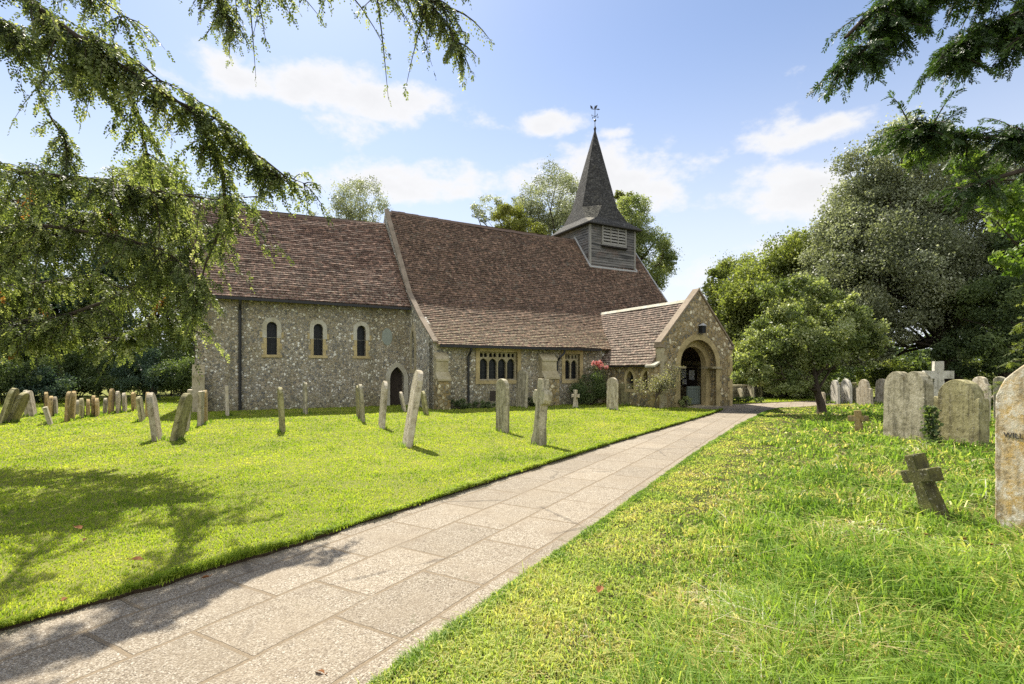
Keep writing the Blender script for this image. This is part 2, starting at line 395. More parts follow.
c = m.mix(jm, m.mix(joint_edge_dark, peb, (.055, .042, .03)), joint)
c = m.mix(m.mr(m.noise(v, .55, 5, .6), .5, .68, 0, .35), c, (.17, .135, .095))
h = m.math('ADD', m.math('MULTIPLY', br.outputs['Fac'], 1.6), m.math('MULTIPLY', m.math('SUBTRACT', 1, vo.outputs['Distance']), .8))
crk = m.voro(m.shift(m.scale(uv, (1, 1, 1)), .3), .42, 'DISTANCE_TO_EDGE'); wv_ = m.math('ADD', crk.outputs['Distance'], m.math('MULTIPLY', m.math('SUBTRACT', m.noise(uv, 6, 4), .5), .06))
cm = m.math('MULTIPLY', m.mr(m.math('ABSOLUTE', wv_), .004, .012, 1, 0), m.mr(m.noise(uv, .5, 2), .5, .56))
c = m.mix(m.math('MULTIPLY', cm, .45), c, (.05, .04, .03))
spots_ = m.mr(m.noise(v, 7, 3, .5), .68, .74, 0, .5); c = m.mix(spots_, c, (.10, .095, .05))
M['path'] = m.done(m.bsdf(c, .88, m.bump(h, .7, .012), .25))

# ------------------------------------------------------------------ object helpers


def tag(o, label=None, cat=None, group=None, kind=None):
    for k, v in (('label', label), ('category', cat), ('group', group), ('kind', kind)):
        if v: o[k] = v
    return o


def empty(name, loc, label, cat, group=None):
    o = bpy.data.objects.new(name, None); COL.objects.link(o); o.location = loc; o.empty_display_size = .2
    return tag(o, label, cat, group)


class MB:
    def __init__(s): s.v, s.f, s.uv = [], [], []

    def poly(s, pts, uv=None):
        b = len(s.v); s.v += [tuple(p) for p in pts]; s.f.append(tuple(range(b, b+len(pts))))
        s.uv.append(uv if uv else [(0, 0)]*len(pts)); return s

    def box(s, P, a0, a1, b0, b1, c0, c1):
        q = [P(a, b, c) for a in (a0, a1) for b in (b0, b1) for c in (c0, c1)]
        for i in ((0, 1, 3, 2), (4, 6, 7, 5), (0, 4, 5, 1), (2, 3, 7, 6), (0, 2, 6, 4), (1, 5, 7, 3)):
            s.poly([q[k] for k in i])
        return s

    def plate(s, P, outline, holes, t0, t1, back=True):
        """flat slab with holes: outline and holes in (a,z); P(a,z,t) gives the world point"""
        loops = [outline]+list(holes)
        flat = [p for l in loops for p in l]
        tris = tessellate_polygon([[Vector((p[0], p[1], 0)) for p in l] for l in loops])
        for t in ((t0, t1) if back else (t0,)):
            b = len(s.v); s.v += [tuple(P(p[0], p[1], t)) for p in flat]
            for tr in tris: s.f.append(tuple(b+i for i in tr)); s.uv.append([(0, 0)]*3)
        for l in loops:
            for i in range(len(l)):
                p, q = l[i], l[(i+1) % len(l)]
                s.poly([P(*p, t0), P(*q, t0), P(*q, t1), P(*p, t1)])
        return s

    def tube(s, pts, rad, n=6, cap=True):
        pts = [Vector(p) for p in pts]; k = len(pts)
        if not hasattr(rad, '__len__'): rad = [rad]*k
        b = len(s.v); up = Vector((.13, .31, .94))
        for i, p in enumerate(pts):
            t = (pts[min(i+1, k-1)]-pts[max(i-1, 0)]).normalized()
            x = t.cross(up)
            if x.length < .05: x = t.cross(Vector((1, 0, 0)))
            x.normalize(); y = t.cross(x)
            for j in range(n):
                a = 2*math.pi*j/n; s.v.append(tuple(p+(x*math.cos(a)+y*math.sin(a))*rad[i]))
        for i in range(k-1):
            for j in range(n):
                s.f.append((b+i*n+j, b+i*n+(j+1) % n, b+(i+1)*n+(j+1) % n, b+(i+1)*n+j)); s.uv.append([(0, 0)]*4)
        if cap:
            s.f.append(tuple(range(b, b+n))); s.uv.append([(0, 0)]*n)
            s.f.append(tuple(range(b+(k-1)*n, b+k*n))); s.uv.append([(0, 0)]*n)
        return s

    def build(s, name, mat, parent=None, smooth=False):
        off = Vector((0, 0, 0))
        p = parent
        while p is not None: off += p.location; p = p.parent
        me = bpy.data.meshes.new(name)
        me.from_pydata([(x-off.x, y-off.y, z-off.z) for x, y, z in s.v], [], s.f)
        ul = me.uv_layers.new(name='UVMap')
        ul.data.foreach_set('uv', [c for face in s.uv for q in face for c in q])
        if smooth: me.polygons.foreach_set('use_smooth', [True]*len(me.polygons))
        me.materials.append(mat); me.update()
        o = bpy.data.objects.new(name, me); COL.objects.link(o)
        if parent: o.parent = parent
        return o


def np_mesh(name, verts, k, mat, tint=None, parent=None, smooth=False):
    """verts (N*k,3): N separate k-gons"""
    off = Vector((0, 0, 0)); p = parent
    while p is not None: off += p.location; p = p.parent
    verts = np.asarray(verts, dtype=np.float32).reshape(-1, 3)-np.array(off, dtype=np.float32)
    nv = len(verts); nf = nv//k
    me = bpy.data.meshes.new(name)
    me.vertices.add(nv); me.vertices.foreach_set('co', verts.ravel())
    me.loops.add(nv); me.loops.foreach_set('vertex_index', np.arange(nv, dtype=np.int32))
    me.polygons.add(nf); me.polygons.foreach_set('loop_start', np.arange(0, nv, k, dtype=np.int32))
    if tint is not None:
        a = me.attributes.new('tint', 'FLOAT', 'POINT'); a.data.foreach_set('value', np.repeat(np.asarray(tint, dtype=np.float32), k))
    me.update(calc_edges=True); me.materials.append(mat)
    o = bpy.data.objects.new(name, me); COL.objects.link(o)
    if parent: o.parent = parent
    return o


def at(px, py, z=0.0):
    """photo pixel of a point standing at height z -> ground position"""
    d = F*(EYE-z)/(py-HY)
    return Vector(((px-HX)/F*d, d, z))


def pt(px, py, d):
    return Vector(((px-HX)/F*d, d, EYE+(HY-py)*d/F))


def arch_round(a0, a1, z0, zs, n=14):
    c, r = (a0+a1)/2, (a1-a0)/2
    return [(a0, z0), (a1, z0)]+[(c+r*math.cos(math.pi*i/n), zs+r*math.sin(math.pi*i/n)) for i in range(n+1)]


def arch_point(a0, a1, z0, zs, za, n=7):
    c, r = (a0+a1)/2, (a1-a0)/2; h = za-zs
    rr = (r*r+h*h)/(2*r)                      # two arcs that meet at the apex
    th = math.asin(min(1, h/rr))
    right = [(a1-rr+rr*math.cos(th*i/n), zs+rr*math.sin(th*i/n)) for i in range(n+1)]
    left = [(2*c-x, z) for x, z in reversed(right[:-1])]
    return [(a0, z0), (a1, z0)]+right+left


# ------------------------------------------------------------------ ground, lawns, path
LEFT_EDGE = [(-9.3, -6.5), (-5.9, -1.2), (-3.2, 3.25), (-2.19, 4.62), (-.26, 7.75), (2.54, 12.2), (6.7, 18.5), (8.9, 22.0)]
RIGHT_EDGE = [(-5.9, -6.5), (-3.15, -1.7), (-.705, 2.675), (-.218, 3.54), (.79, 5.27), (3.86, 10.67), (6.88, 15.7), (10.4, 21.2), (12.0, 23.1), (15.4, 25.4), (25, 30.3), (60, 46)]
rj = random.Random(4)


def densify(pts, step, jit):
    out = []
    for (x0, y0), (x1, y1) in zip(pts, pts[1:]):
        k = max(1, int(math.hypot(x1-x0, y1-y0)/step))
        for i in range(k):
            t = i/k; out.append((x0+(x1-x0)*t+rj.uniform(-jit, jit), y0+(y1-y0)*t+rj.uniform(-jit, jit)))
    return out+[pts[-1]]


le = densify(LEFT_EDGE, .11, .022); re_ = densify(RIGHT_EDGE[:8], .12, .02)+RIGHT_EDGE[8:]
le = [(x+.022*math.sin(y*1.7)+.02*math.sin(y*5.1+1), y) for x, y in le]; re_ = [(x+.02*math.sin(y*1.9+.5)+.015*math.sin(y*5.3), y) for x, y in re_]
g = MB(); g.poly([(-400, -120, -.10), (400, -120, -.10), (400, 900, -.10), (-400, 900, -.10)])
tag(g.build('ground', M['ground']), kind='structure')


def slab(name, outline, mat, edge_mat=None):
    b = MB(); b.plate(lambda a, z, t: (a, z, t), outline, [], 0, -.09, back=False)
    nt = len(b.f)-len(outline); o = b.build(name, mat); o.data.materials.append(M['soil'])
    for p in o.data.polygons[nt:]: p.material_index = 1
    return tag(o, kind='structure')


left_poly = le+[(7.45, 23.55), (10.0, 26.3), (11.6, 26.3), (14.6, 28.0), (24, 32.6), (60, 49), (60, 75), (-60, 75), (-60, -6.5)]
right_poly = [(x, y) for x, y in re_]+[(60, -6.5)]
slab('lawn_left', left_poly, M['lawn']); slab('lawn_right', right_poly, M['lawn_rough'])
pd = Vector((.5, .866)); pn = Vector((.866, -.5))
pp = [(x-.3, y) for x, y in LEFT_EDGE]+[(7.2, 23.4), (9.6, 26.6), (11.6, 26.6), (14.6, 28.4), (24, 33), (60, 49.5)]+[(x+.3, y) for x, y in reversed(RIGHT_EDGE)]
b = MB()
for tr in tessellate_polygon([[Vector((x, y, 0)) for x, y in pp]]):
    q = [pp[i] for i in tr]
    b.poly([(x, y, -.028) for x, y in q], [(pd.dot(Vector(p)), pn.dot(Vector(p))+.35) for p in q])
tag(b.build('path', M['path']), kind='structure')


def poly_mask(poly, x, y):
    inside = np.zeros(len(x), bool); n = len(poly)
    for i in range(n):
        x0, y0 = poly[i]; x1, y1 = poly[(i+1) % n]
        if y0 == y1: continue
        c = ((y0 > y) != (y1 > y)) & (x < (x1-x0)*(y-y0)/(y1-y0)+x0)
        inside ^= c
    return inside


def vnoise(x, y, sc, seed):
    r = np.random.default_rng(seed); G = r.random((64, 64))
    u, v = x*sc, y*sc; i, j = np.floor(u).astype(int), np.floor(v).astype(int); fu, fv = u-i, v-j
    fu, fv = fu*fu*(3-2*fu), fv*fv*(3-2*fv)
    g = lambda a, c: G[a % 64, c % 64]
    return (g(i, j)*(1-fu)+g(i+1, j)*fu)*(1-fv)+(g(i, j+1)*(1-fu)+g(i+1, j+1)*fu)*fv


def edge_dist(poly, x, y):
    d = np.full(len(x), 1e9)
    for (x0, y0), (x1, y1) in zip(poly, poly[1:]):
        vx, vy = x1-x0, y1-y0; L = vx*vx+vy*vy
        t = np.clip(((x-x0)*vx+(y-y0)*vy)/L, 0, 1); d = np.minimum(d, np.hypot(x-x0-t*vx, y-y0-t*vy))
    return d


def grass(name, poly, n, seed, kind):
    r = np.random.default_rng(seed)
    rad = np.exp(r.uniform(math.log(1.6), math.log(40), n)); th = r.uniform(-R(68), R(68), n)
    x, y = rad*np.sin(th), rad*np.cos(th)
    jx, jy = r.normal(size=n)*.022, r.normal(size=n)*.022
    k = poly_mask(poly, x+jx, y+jy); x, y, rad = x[k], y[k], rad[k]; n = len(x)
    cl = vnoise(x, y, 2.3, seed+1); cl2 = vnoise(x, y, .7, seed+2); fine = vnoise(x, y, 7, seed+3)
    tint = np.clip(r.random(n)*.55+.40*fine*.7+cl2*.3+.25*(vnoise(x, y, .33, seed+40)-.5), 0, 1)
    wid = np.clip(.0011*rad, .0035, .05)*r.uniform(.7, 1.3, n)
    a2 = r.uniform(0, 2*math.pi, n)
    if kind == 'lawn':
        wid = wid*.8; ln = r.uniform(.012, .030, n)*(.6+.9*cl)+.0008*rad
        ed = edge_dist(LEFT_EDGE, x, y); ln = np.where(ed < .10, ln*r.uniform(.8, 1.8, n), ln)
        dark = (fine < .22) & (r.random(n) < .55); tint = np.where(dark, tint*.35, tint)
        lean = np.full(n, .6)
    else:
        ed = edge_dist(RIGHT_EDGE, x, y)
        grow = np.clip((ed-.55)/1.3, .05, 1)
        nt = n//26; ti_ = r.integers(0, nt, n); first = np.arange(nt)
        cx, cy = x[first], y[first]                      # tuft centres
        tuft = (r.random(n) < .62) & (grow > .1)
        spread = .018+.0022*rad+.05*r.random(nt)[ti_]
        ox, oy = r.normal(size=n), r.normal(size=n)
        x = np.where(tuft, cx[ti_]+ox*spread, x); y = np.where(tuft, cy[ti_]+oy*spread, y)
        rad = np.hypot(x, y); wid = np.clip(.0012*rad, .0038, .05)*r.uniform(.7, 1.3, n)
        ed = edge_dist(RIGHT_EDGE, x, y); k = poly_mask(poly, x, y)
        x, y, rad, wid, ed, tuft, ti_, tint, ox, oy, a2, cl, cl2, fine = (q[k] for q in (x, y, rad, wid, ed, tuft, ti_, tint, ox, oy, a2, cl, cl2, fine)); n = len(x)
        grow = np.clip((ed-.55)/1.3, .05, 1); th_ = r.random(nt)
        big = vnoise(x, y, 1.3, seed+9); mid = vnoise(x, y, 4.5, seed+10)
        ln = np.where(tuft, r.uniform(.06, .21, n)*np.where(rad < 8, 1.25, 1)*(.3+1.1*th_[ti_])*(.35+1.0*big), r.uniform(.025, .06, n))*np.clip(grow*1.1, .22, 1)+.015
        tint = np.where(tuft, np.clip(.5*r.random(nt)[ti_]+.32*r.random(n), 0, .72), tint*.8)
        strip = np.clip(1.15-(ed-.1)/1.25, 0, 1)
        tint = np.where(r.random(n) < strip*1.0*(.5+mid), r.uniform(.70, .95, n), tint)
        patch = (vnoise(x, y, 1.7, seed+21) > .62) & (ed > .7)
        dry = r.random(n) < np.where(patch, .4, .07); tint = np.where(dry, r.uniform(.88, 1.08, n), tint)
        lean = np.where(dry, 1.7, np.where(tuft, 1.15, .8)); ln = np.where(dry & ~tuft, ln*1.7, ln)
        a2 = np.where(tuft, np.arctan2(oy, ox)+r.normal(size=n)*.5, a2)
    # a ragged fringe along the path
    E = np.array(LEFT_EDGE[1:] if kind == 'lawn' else RIGHT_EDGE[1:9]); sl = np.linalg.norm(np.diff(E, axis=0), axis=1); cu = np.concatenate([[0], np.cumsum(sl)])
    ne = 38000; q = cu[-1]*r.random(ne)**2.0; ex, ey = np.interp(q, cu, E[:, 0]), np.interp(q, cu, E[:, 1])
    inw = -1 if kind == 'lawn' else 1; dens = vnoise(ex, ey, 3.1, seed+31); keep = r.random(ne) < .25+.9*dens; ex, ey, dens = ex[keep], ey[keep], dens[keep]; ne = len(ex)
    w_ = np.abs(r.normal(size=ne))*(.02+.05*dens)-.008; ex, ey = ex+.866*inw*w_, ey-.5*inw*w_
    er = np.hypot(ex, ey); x, y = np.concatenate([x, ex]), np.concatenate([y, ey]); ln = np.concatenate([ln, r.uniform(.03, .075, ne)*(.5+dens)*(1 if kind == 'lawn' else .6)+.0006*er]); n = len(x)
    wid = np.concatenate([wid, np.clip(.001*er, .003, .03)*r.uniform(.7, 1.3, ne)]); tint = np.concatenate([tint, r.uniform(.1, .75, ne)]); lean = np.concatenate([lean, np.full(ne, 1.0)])
    a2 = np.concatenate([a2, math.atan2(.5*inw, -.866*inw)+r.normal(size=ne)*.9]); cl2 = np.concatenate([cl2, dens])
    a = r.uniform(0, 2*math.pi, n)
    dx, dy = np.cos(a)*wid, np.sin(a)*wid
    lx = (np.cos(a2)*r.uniform(.2, 1, n)+.25*np.cos(cl2*9))*ln*lean; ly = (np.sin(a2)*r.uniform(.2, 1, n)+.25*np.sin(cl2*9))*ln*lean
    z0 = np.full(n, -.004); hz = ln*r.uniform(.55, 1, n)/np.maximum(1, lean*.8)
    mx, my, mz = x+lx*.35, y+ly*.35, hz*.75
    tip = np.stack([x+lx*1.3, y+ly*1.3, hz*r.uniform(.7, 1.05, n)], 1)
    B0 = np.stack([x-dx, y-dy, z0], 1); B1 = np.stack([x+dx, y+dy, z0], 1)
    C0 = np.stack([mx-dx*.8, my-dy*.8, mz], 1); C1 = np.stack([mx+dx*.8, my+dy*.8, mz], 1)
    # quad (base to bend), then a narrowing quad to the tip
    q1 = np.stack([B0, B1, C1, C0], 1); q2 = np.stack([C0, C1, tip+np.stack([dx, dy, z0*0], 1)*.12, tip-np.stack([dx, dy, z0*0], 1)*.12], 1)
    V = np.concatenate([q1, q2], 0).reshape(-1, 3)
    np_mesh_o = np_mesh(name, V, 4, M['grass_lawn' if kind == 'lawn' else 'grass_long'], np.concatenate([tint, tint]))
    return np_mesh_o


tag(grass('grass', left_poly, 600000, 11, 'lawn'), 'short mown yellow green grass of the lawn left of the path', 'grass', kind='stuff')
tag(grass('grass', right_poly, 520000, 12, 'long'), 'long tufted grass with dry blades right of the path', 'grass', kind='stuff')

# ------------------------------------------------------------------ church
C0 = Vector((-3.38, 22.25, 0)); D = Vector((.873, .487, 0)); N = Vector((.487, -.873, 0))


def FP(u, p, z): return C0+D*u+N*p+Vector((0, 0, z))


church = empty('church', FP(5, -7.5, 0), 'old flint parish church with brown tiled roofs and shingled spire beside the lawn', 'church')
PR = lambda p: lambda a, z, t: FP(a, p-t, z)         # plate facing p (towards the path): a=u, depth t goes back
UR = lambda u, s=1: lambda a, z, t: FP(u+s*t, a, z)  # plate across the church at u: a=p

# nave --------------------------------------------------------------
NL = 17.75
win4 = [(2.2, 4.16, 1.22, 2.52)]
nave_holes = [[(2.2, 1.22), (4.16, 1.22), (4.16, 2.52), (2.2, 2.52)], [(6.85, 1.2), (7.75, 1.2), (7.75, 2.5), (6.85, 2.5)]]
b = MB()
b.plate(PR(0), [(0, -.1), (NL, -.1), (NL, 2.9), (0, 2.9)], nave_holes, 0, .5)
b.plate(PR(-15), [(0, -.1), (NL, -.1), (NL, 2.9), (0, 2.9)], [], 0, .4)
prof = [(0, 2.9), (-3.4, 5.22), (-5.5, 7.75), (-7.5, 10.4), (-9.5, 7.75), (-11.6, 5.22), (-15, 2.9)]
b.plate(UR(NL, -1), [(0, -.1)]+prof+[(-15, -.1)], [], 0, .4)
nave_wall = b.build('nave_wall', M['flint'], church)
b = MB()
lan = arch_point(-2.86, -2.42, 1.75, 2.95, 3.6)
b.plate(UR(0), [(0.002, -.1)]+[(p+.002*(p == 0), z) for p, z in prof]+[(-15, -.1)], [lan], 0, .35)
b.build('gable_wall', M['flint_pale'], church)
b = MB(); b.plate(UR(.30), [(-2.95, 1.65), (-2.35, 1.65), (-2.35, 3.75), (-2.95, 3.75)], [], 0, .02)
lw = b.build('window', M['glass'], church)
b = MB(); b.plate(UR(-.03), arch_point(-3.05, -2.2, 1.55, 2.95, 3.95), [lan], 0, .05); b.build('frame', M['ashlar'], lw)


def roof_grid(name, prof_pts, u0, u1, mat, parent, nu=24, sag=.06, amp=.02, seed=1, P=FP, taper=None, thick=.07, per=3):
    """tiled slope following a profile of (p,z) points from eave to ridge, laid in overlapping courses"""
    r = random.Random(seed)
    arc = [0]
    for (p0, z0), (p1, z1) in zip(prof_pts, prof_pts[1:]): arc.append(arc[-1]+math.hypot(p1-p0, z1-z0))

    def prof_at(t):
        t = max(0, min(arc[-1], t))
        for k in range(len(arc)-1):
            if t <= arc[k+1]+1e-9:
                f = (t-arc[k])/(arc[k+1]-arc[k]); (p0, z0), (p1, z1) = prof_pts[k], prof_pts[k+1]
                L = math.hypot(p1-p0, z1-z0); return p0+(p1-p0)*f, z0+(z1-z0)*f, -(z1-z0)/L*(-1 if p1 > p0 else -1), abs(p1-p0)/L
    nr = max(4, int(arc[-1]/.165)); nu = max(nu, int((u1-u0)/.30))
    low = [[r.gauss(0, 1) for _ in range(nr//6+3)] for _ in range(nu//6+3)]

    def wavy(i, j):
        a, b_ = i/6, j/6; i0, j0 = int(a), int(b_); fa, fb = a-i0, b_-j0
        return (low[i0][j0]*(1-fa)+low[i0+1][j0]*fa)*(1-fb)+(low[i0][j0+1]*(1-fa)+low[i0+1][j0+1]*fa)*fb
    ux = [u0+(u1-u0)*i/nu for i in range(nu+1)]
    sgn = -1 if prof_pts[0][0] > prof_pts[-1][0] else 1          # which way the slope climbs

    def V(i, j, lift):
        t = arc[-1]*j/nr; p, z, _, _ = prof_at(t)
        q0, q1 = prof_at(t-.05), prof_at(t+.05); dp, dz = q1[0]-q0[0], q1[1]-q0[1]; L = math.hypot(dp, dz)
        npx, npz = -dz/L*sgn, abs(dp)/L                            # outward normal in (p,z)
        f = j/nr; sg = -sag*math.sin(math.pi*i/nu)*f+wavy(i, j)*amp+(taper(ux[i])*f if taper else 0)
        return P(ux[i], p+npx*lift, z+npz*lift+sg)
    mb = MB(); prev = None
    for j in range(nr):
        lo = [V(i, j, .034+r.uniform(-.009, .012)) for i in range(nu+1)]; hi = [V(i, j+1, .004) for i in range(nu+1)]
        t0, t1 = arc[-1]*j/nr, arc[-1]*(j+1)/nr
        for i in range(nu):
            mb.poly([lo[i], lo[i+1], hi[i+1], hi[i]], [(ux[i], t0), (ux[i+1], t0), (ux[i+1], t1), (ux[i], t1)])
            base = prev or [V(k, 0, -thick) for k in range(nu+1)]
            mb.poly([base[i], base[i+1], lo[i+1], lo[i]], [(ux[i], t0-.02), (ux[i+1], t0-.02), (ux[i+1], t0), (ux[i], t0)])
            if prev is None: prev0 = base
        prev = hi
    dn = Vector((0, 0, -thick)); k = nr//3
    for i in range(nu): mb.poly([prev0[i], prev0[i+1], V(i+1, k, -thick*2), V(i, k, -thick*2)])
    for i in (0, nu):
        for j in range(nr): mb.poly([V(i, j, .03), V(i, j+1, .004), V(i, j+1, -thick), V(i, j, -thick)], [(0, .2)]*4)
    return mb.build(name, mat, parent), None


npf = [(.28, 2.78), (-1.7, 4.03), (-3.4, 5.36), (-5.4, 7.88), (-7.5, 10.55)]
nroof, NV = roof_grid('nave_roof', npf, .14, NL+.18, M['roof'], church, 40, .10, .022, 3)
npb = [(-15-p, z) for p, z in npf]
b = MB()
for (p0, z0), (p1, z1) in zip(npb, npb[1:]): b.poly([FP(.3, p0, z0), FP(NL+.18, p0, z0), FP(NL+.18, p1, z1), FP(.3, p1, z1)], [(0, 0), (18, 0), (18, 3), (0, 3)])
b.build('back_roof', M['roof'], nroof)
b = MB()   # ridge tiles
rr = random.Random(8)
for i in range(44):
    u = .35+i*.397
    k = -.10*math.sin(math.pi*(u-.3)/NL)
    if 12.9 < u < 17: continue
    z = 10.56+k+rr.uniform(-.012, .012)
    b.poly([FP(u, -7.36, z-.13), FP(u+.39, -7.36, z-.13), FP(u+.39, -7.5, z+.05), FP(u, -7.5, z+.05)])
    b.poly([FP(u, -7.64, z-.13), FP(u+.39, -7.64, z-.13), FP(u+.39, -7.5, z+.05), FP(u, -7.5, z+.05)])
    if 12.5 < u < 12.9: b.build('ridge_tile', M['roof_porch'], nroof); b = MB()
b.build('ridge_tile', M['roof_porch'], nroof)
# coping along the east gable and west verge


def coping(name, pts, P, a0, a1, t, mat, parent):
    mb = MB()
    for (p0, z0), (p1, z1) in zip(pts, pts[1:]):
        q = [P(a, p, z+dz) for a in (a0, a1) for (p, z) in ((p0, z0), (p1, z1)) for dz in (0, t)]
        for i in ((0, 1, 3, 2), (4, 6, 7, 5), (0, 4, 5, 1), (2, 3, 7, 6), (0, 2, 6, 4), (1, 5, 7, 3)): mb.poly([q[k] for k in i])
    return mb.build(name, mat, parent)


cp = [(.12, 2.86), (-1.7, 4.06), (-3.4, 5.40), (-5.4, 7.90), (-7.5, 10.58)]
coping('gable_coping', cp, FP, -.04, .2, .07, M['coping'], church)
coping('verge', [(p, z-.12) for p, z in npf], FP, NL+.19, NL+.27, .2, M['lead'], church)
for a_, c_ in ((.2, 8.85), (14.15, NL+.1)): MB().box(FP, a_, c_, .28, .38, 2.66, 2.77).build('gutter', M['iron'], church)
b = MB(); b.tube([FP(1.66, .33, 2.68), FP(1.66, .3, 2.55), FP(1.62, .09, 2.3), FP(1.62, .09, 0)], .055, 8); b.build('drainpipe', M['iron'], church)
b = MB(); b.tube([FP(6.62, .33, 2.68), FP(6.6, .3, 2.5), FP(6.35, .3, 2.3), FP(6.33, .09, 2.1), FP(6.33, .09, 0)], .055, 8); b.build('drainpipe', M['iron'], church)


def buttress(u0, u1, steps):
    mb, wb = MB(), MB()
    for i, (p, z0, z1) in enumerate(steps):      # projection p from z0 to z1, with a sloped top
        nxt = steps[i+1][0] if i+1 < len(steps) else .03
        e = .012*i
        (mb if i == 0 else wb).box(FP, u0+e, u1-e, .004, p, z0, z1)
        zt = z1+.30; f = u0+e-.02; g_ = u1-e+.02
        a = [FP(f, p+.04, z1), FP(g_, p+.04, z1), FP(g_, nxt, zt), FP(f, nxt, zt)]
        wb.poly(a); wb.poly([a[0], a[3], FP(f, nxt, z1)]); wb.poly([a[1], a[2], FP(g_, nxt, z1)])
        wb.poly([a[0], a[1], FP(g_, p+.04, z1-.08), FP(f, p+.04, z1-.08)])
    o = mb.build('buttress', M['flint_porch'], church); wb.build('weathering', M['ashlar'], o)


buttress(.02, .60, [(.50, -.1, 1.3), (.3, 1.3, 2.15)])
buttress(5.3, 6.15, [(.55, -.1, 1.35), (.34, 1.35, 2.2)])
# plinth strip
b = MB(); b.box(FP, .7, 5.3, .003, .09, -.1, .28); b.box(FP, 6.2, 9.15, .003, .09, -.1, .28); b.build('plinth', M['flint'], church)


def tracery(u0, u1, z0, z1, nl, frame_mat):
    """square-headed window of nl cusped lights with small panels over them"""
    w = (u1-u0-.06*(nl+1))/nl; holes = []
    for i in range(nl):
        a = u0+.06+i*(w+.06)
        holes.append(arch_point(a, a+w, z0+.06, z1-.55, z1-.30, 4))
        m_ = a+w/2
        holes.append(arch_point(a+.02, m_-.025, z1-.24, z1-.12, z1-.05, 3)); holes.append(arch_point(m_+.025, a+w-.02, z1-.24, z1-.12, z1-.05, 3))
    gb = MB(); gb.plate(PR(-.30), [(u0-.05, z0-.05), (u1+.05, z0-.05), (u1+.05, z1+.05), (u0-.05, z1+.05)], [], 0, .02)
    wo_ = gb.build('window', M['glass'], church)
    mb = MB(); mb.plate(PR(-.14), [(u0, z0), (u1, z0), (u1, z1), (u0, z1)], holes, 0, .12); mb.build('tracery', frame_mat, wo_)
    sb = MB(); o = .19
    sb.plate(PR(.035), [(u0-o, z0-.16), (u1+o, z0-.16), (u1+o, z1+.2), (u0-o, z1+.2)], [[(u0, z0), (u1, z0), (u1, z1), (u0, z1)]], 0, .2)
    sb.build('surround', M['ashlar_ochre'], wo_)
    lb = MB()
    for i in range(nl):
        a = u0+.06+i*(w+.06)
        for k in range(1, 5): lb.box(FP, a, a+w, -.285, -.275, z0+.06+k*.19, z0+.07+k*.19)
        lb.box(FP, a+w/2-.005, a+w/2+.005, -.286, -.276, z0+.06, z1-.3)
    lb.build('leading', M['cames'], wo_)


tracery(2.2, 4.16, 1.22, 2.52, 4, M['ashlar'])
tracery(6.85, 7.75, 1.2, 2.5, 2, M['ashlar'])
b = MB(); b.plate(PR(.016), [(2.72, -.05), (3.35, -.05), (3.35, .75), (2.72, .75)], [], 0, .014); b.build('low_hatch', M['door'], church)

# chancel -----------------------------------------------------------
CE, CP, CB = -8.84, -3.26, -11.74
cw = [(-6.23, -5.83), (-4.35, -3.96), (-2.47, -2.07)]
holes = [arch_round(a, c, 2.34, 3.74-(c-a)/2, 10) for a, c in cw]
door_hole = arch_point(-.94, -.26, -.1, 1.25, 1.85)
b = MB()
b.plate(PR(CP), [(CE, -.1), (0, -.1), (0, 4.98), (CE, 4.98)], holes+[[(x, z) if z > 0 else (x, -.099) for x, z in door_hole]], 0, .5)
b.plate(PR(CB), [(CE, -.1), (0, -.1), (0, 4.98), (CE, 4.98)], [], 0, .4)
b.plate(UR(CE), [(CP-.003, -.1), (CP-.003, 4.95), (-7.5, 9.35), (CB+.003, 4.95), (CB+.003, -.1)], [], 0.001, .4)
b.build('chancel_wall', M['flint'], church)
for (a, c) in cw:
    gb = MB(); gb.plate(PR(CP-.28), [(a-.05, 2.28), (c+.05, 2.28), (c+.05, 3.82), (a-.05, 3.82)], [], 0, .02)
    wo_ = gb.build('window', M['glass'], church)
    hole = arch_round(a, c, 2.34, 3.74-(c-a)/2, 10)
    sb = MB(); sb.plate(PR(CP+.02), arch_round(a-.17, c+.17, 3.06, 3.74-(c-a)/2+.02, 12), [arch_round(a, c, 3.065, 3.74-(c-a)/2, 10)], 0, .06)
    sb.build('arch_surround', M['ashlar_pale'], wo_)
    jb = MB()
    for s_, x in ((-1, a), (1, c)):
        for k, (z0, ww) in enumerate(((2.34, .13), (2.58, .2), (2.82, .12))): jb.box(FP, min(x, x+s_*ww), max(x, x+s_*ww), CP-.05, CP+.012, z0, z0+.236)
        jb.box(FP, min(x, x+s_*.26), max(x, x+s_*.26), CP-.05, CP+.018, 3.06, 3.30)
    jb.box(FP, a-.2, c+.2, CP-.05, CP+.04, 2.22, 2.336)
    jb.build('jamb', M['ashlar_ochre'], wo_)
    lb = MB()
    for k in range(1, 9): lb.box(FP, a, c, CP-.27, CP-.26, 2.34+k*.15, 2.35+k*.15)
    lb.box(FP, (a+c)/2-.006, (a+c)/2+.006, CP-.272, CP-.262, 2.34, 3.7); lb.build('leading', M['cames'], wo_)
b = MB(); b.plate(PR(CP-.33), [(-.98, -.1), (-.22, -.1), (-.22, 1.9), (-.98, 1.9)], [], 0, .05); dr = b.build('door', M['door'], church)
b = MB(); b.plate(PR(CP+.035), arch_point(-1.15, -.05, -.09, 1.25, 2.08), [[(x, max(z, -.08)) for x, z in door_hole]], 0, .12); b.build('door_frame', M['ashlar_pale'], dr)
b = MB(); b.tube([FP(-.42, CP-.3, .9), FP(-.42, CP-.26, .95), FP(-.42, CP-.3, 1.0)], .015, 5); b.build('handle', M['iron'], dr)
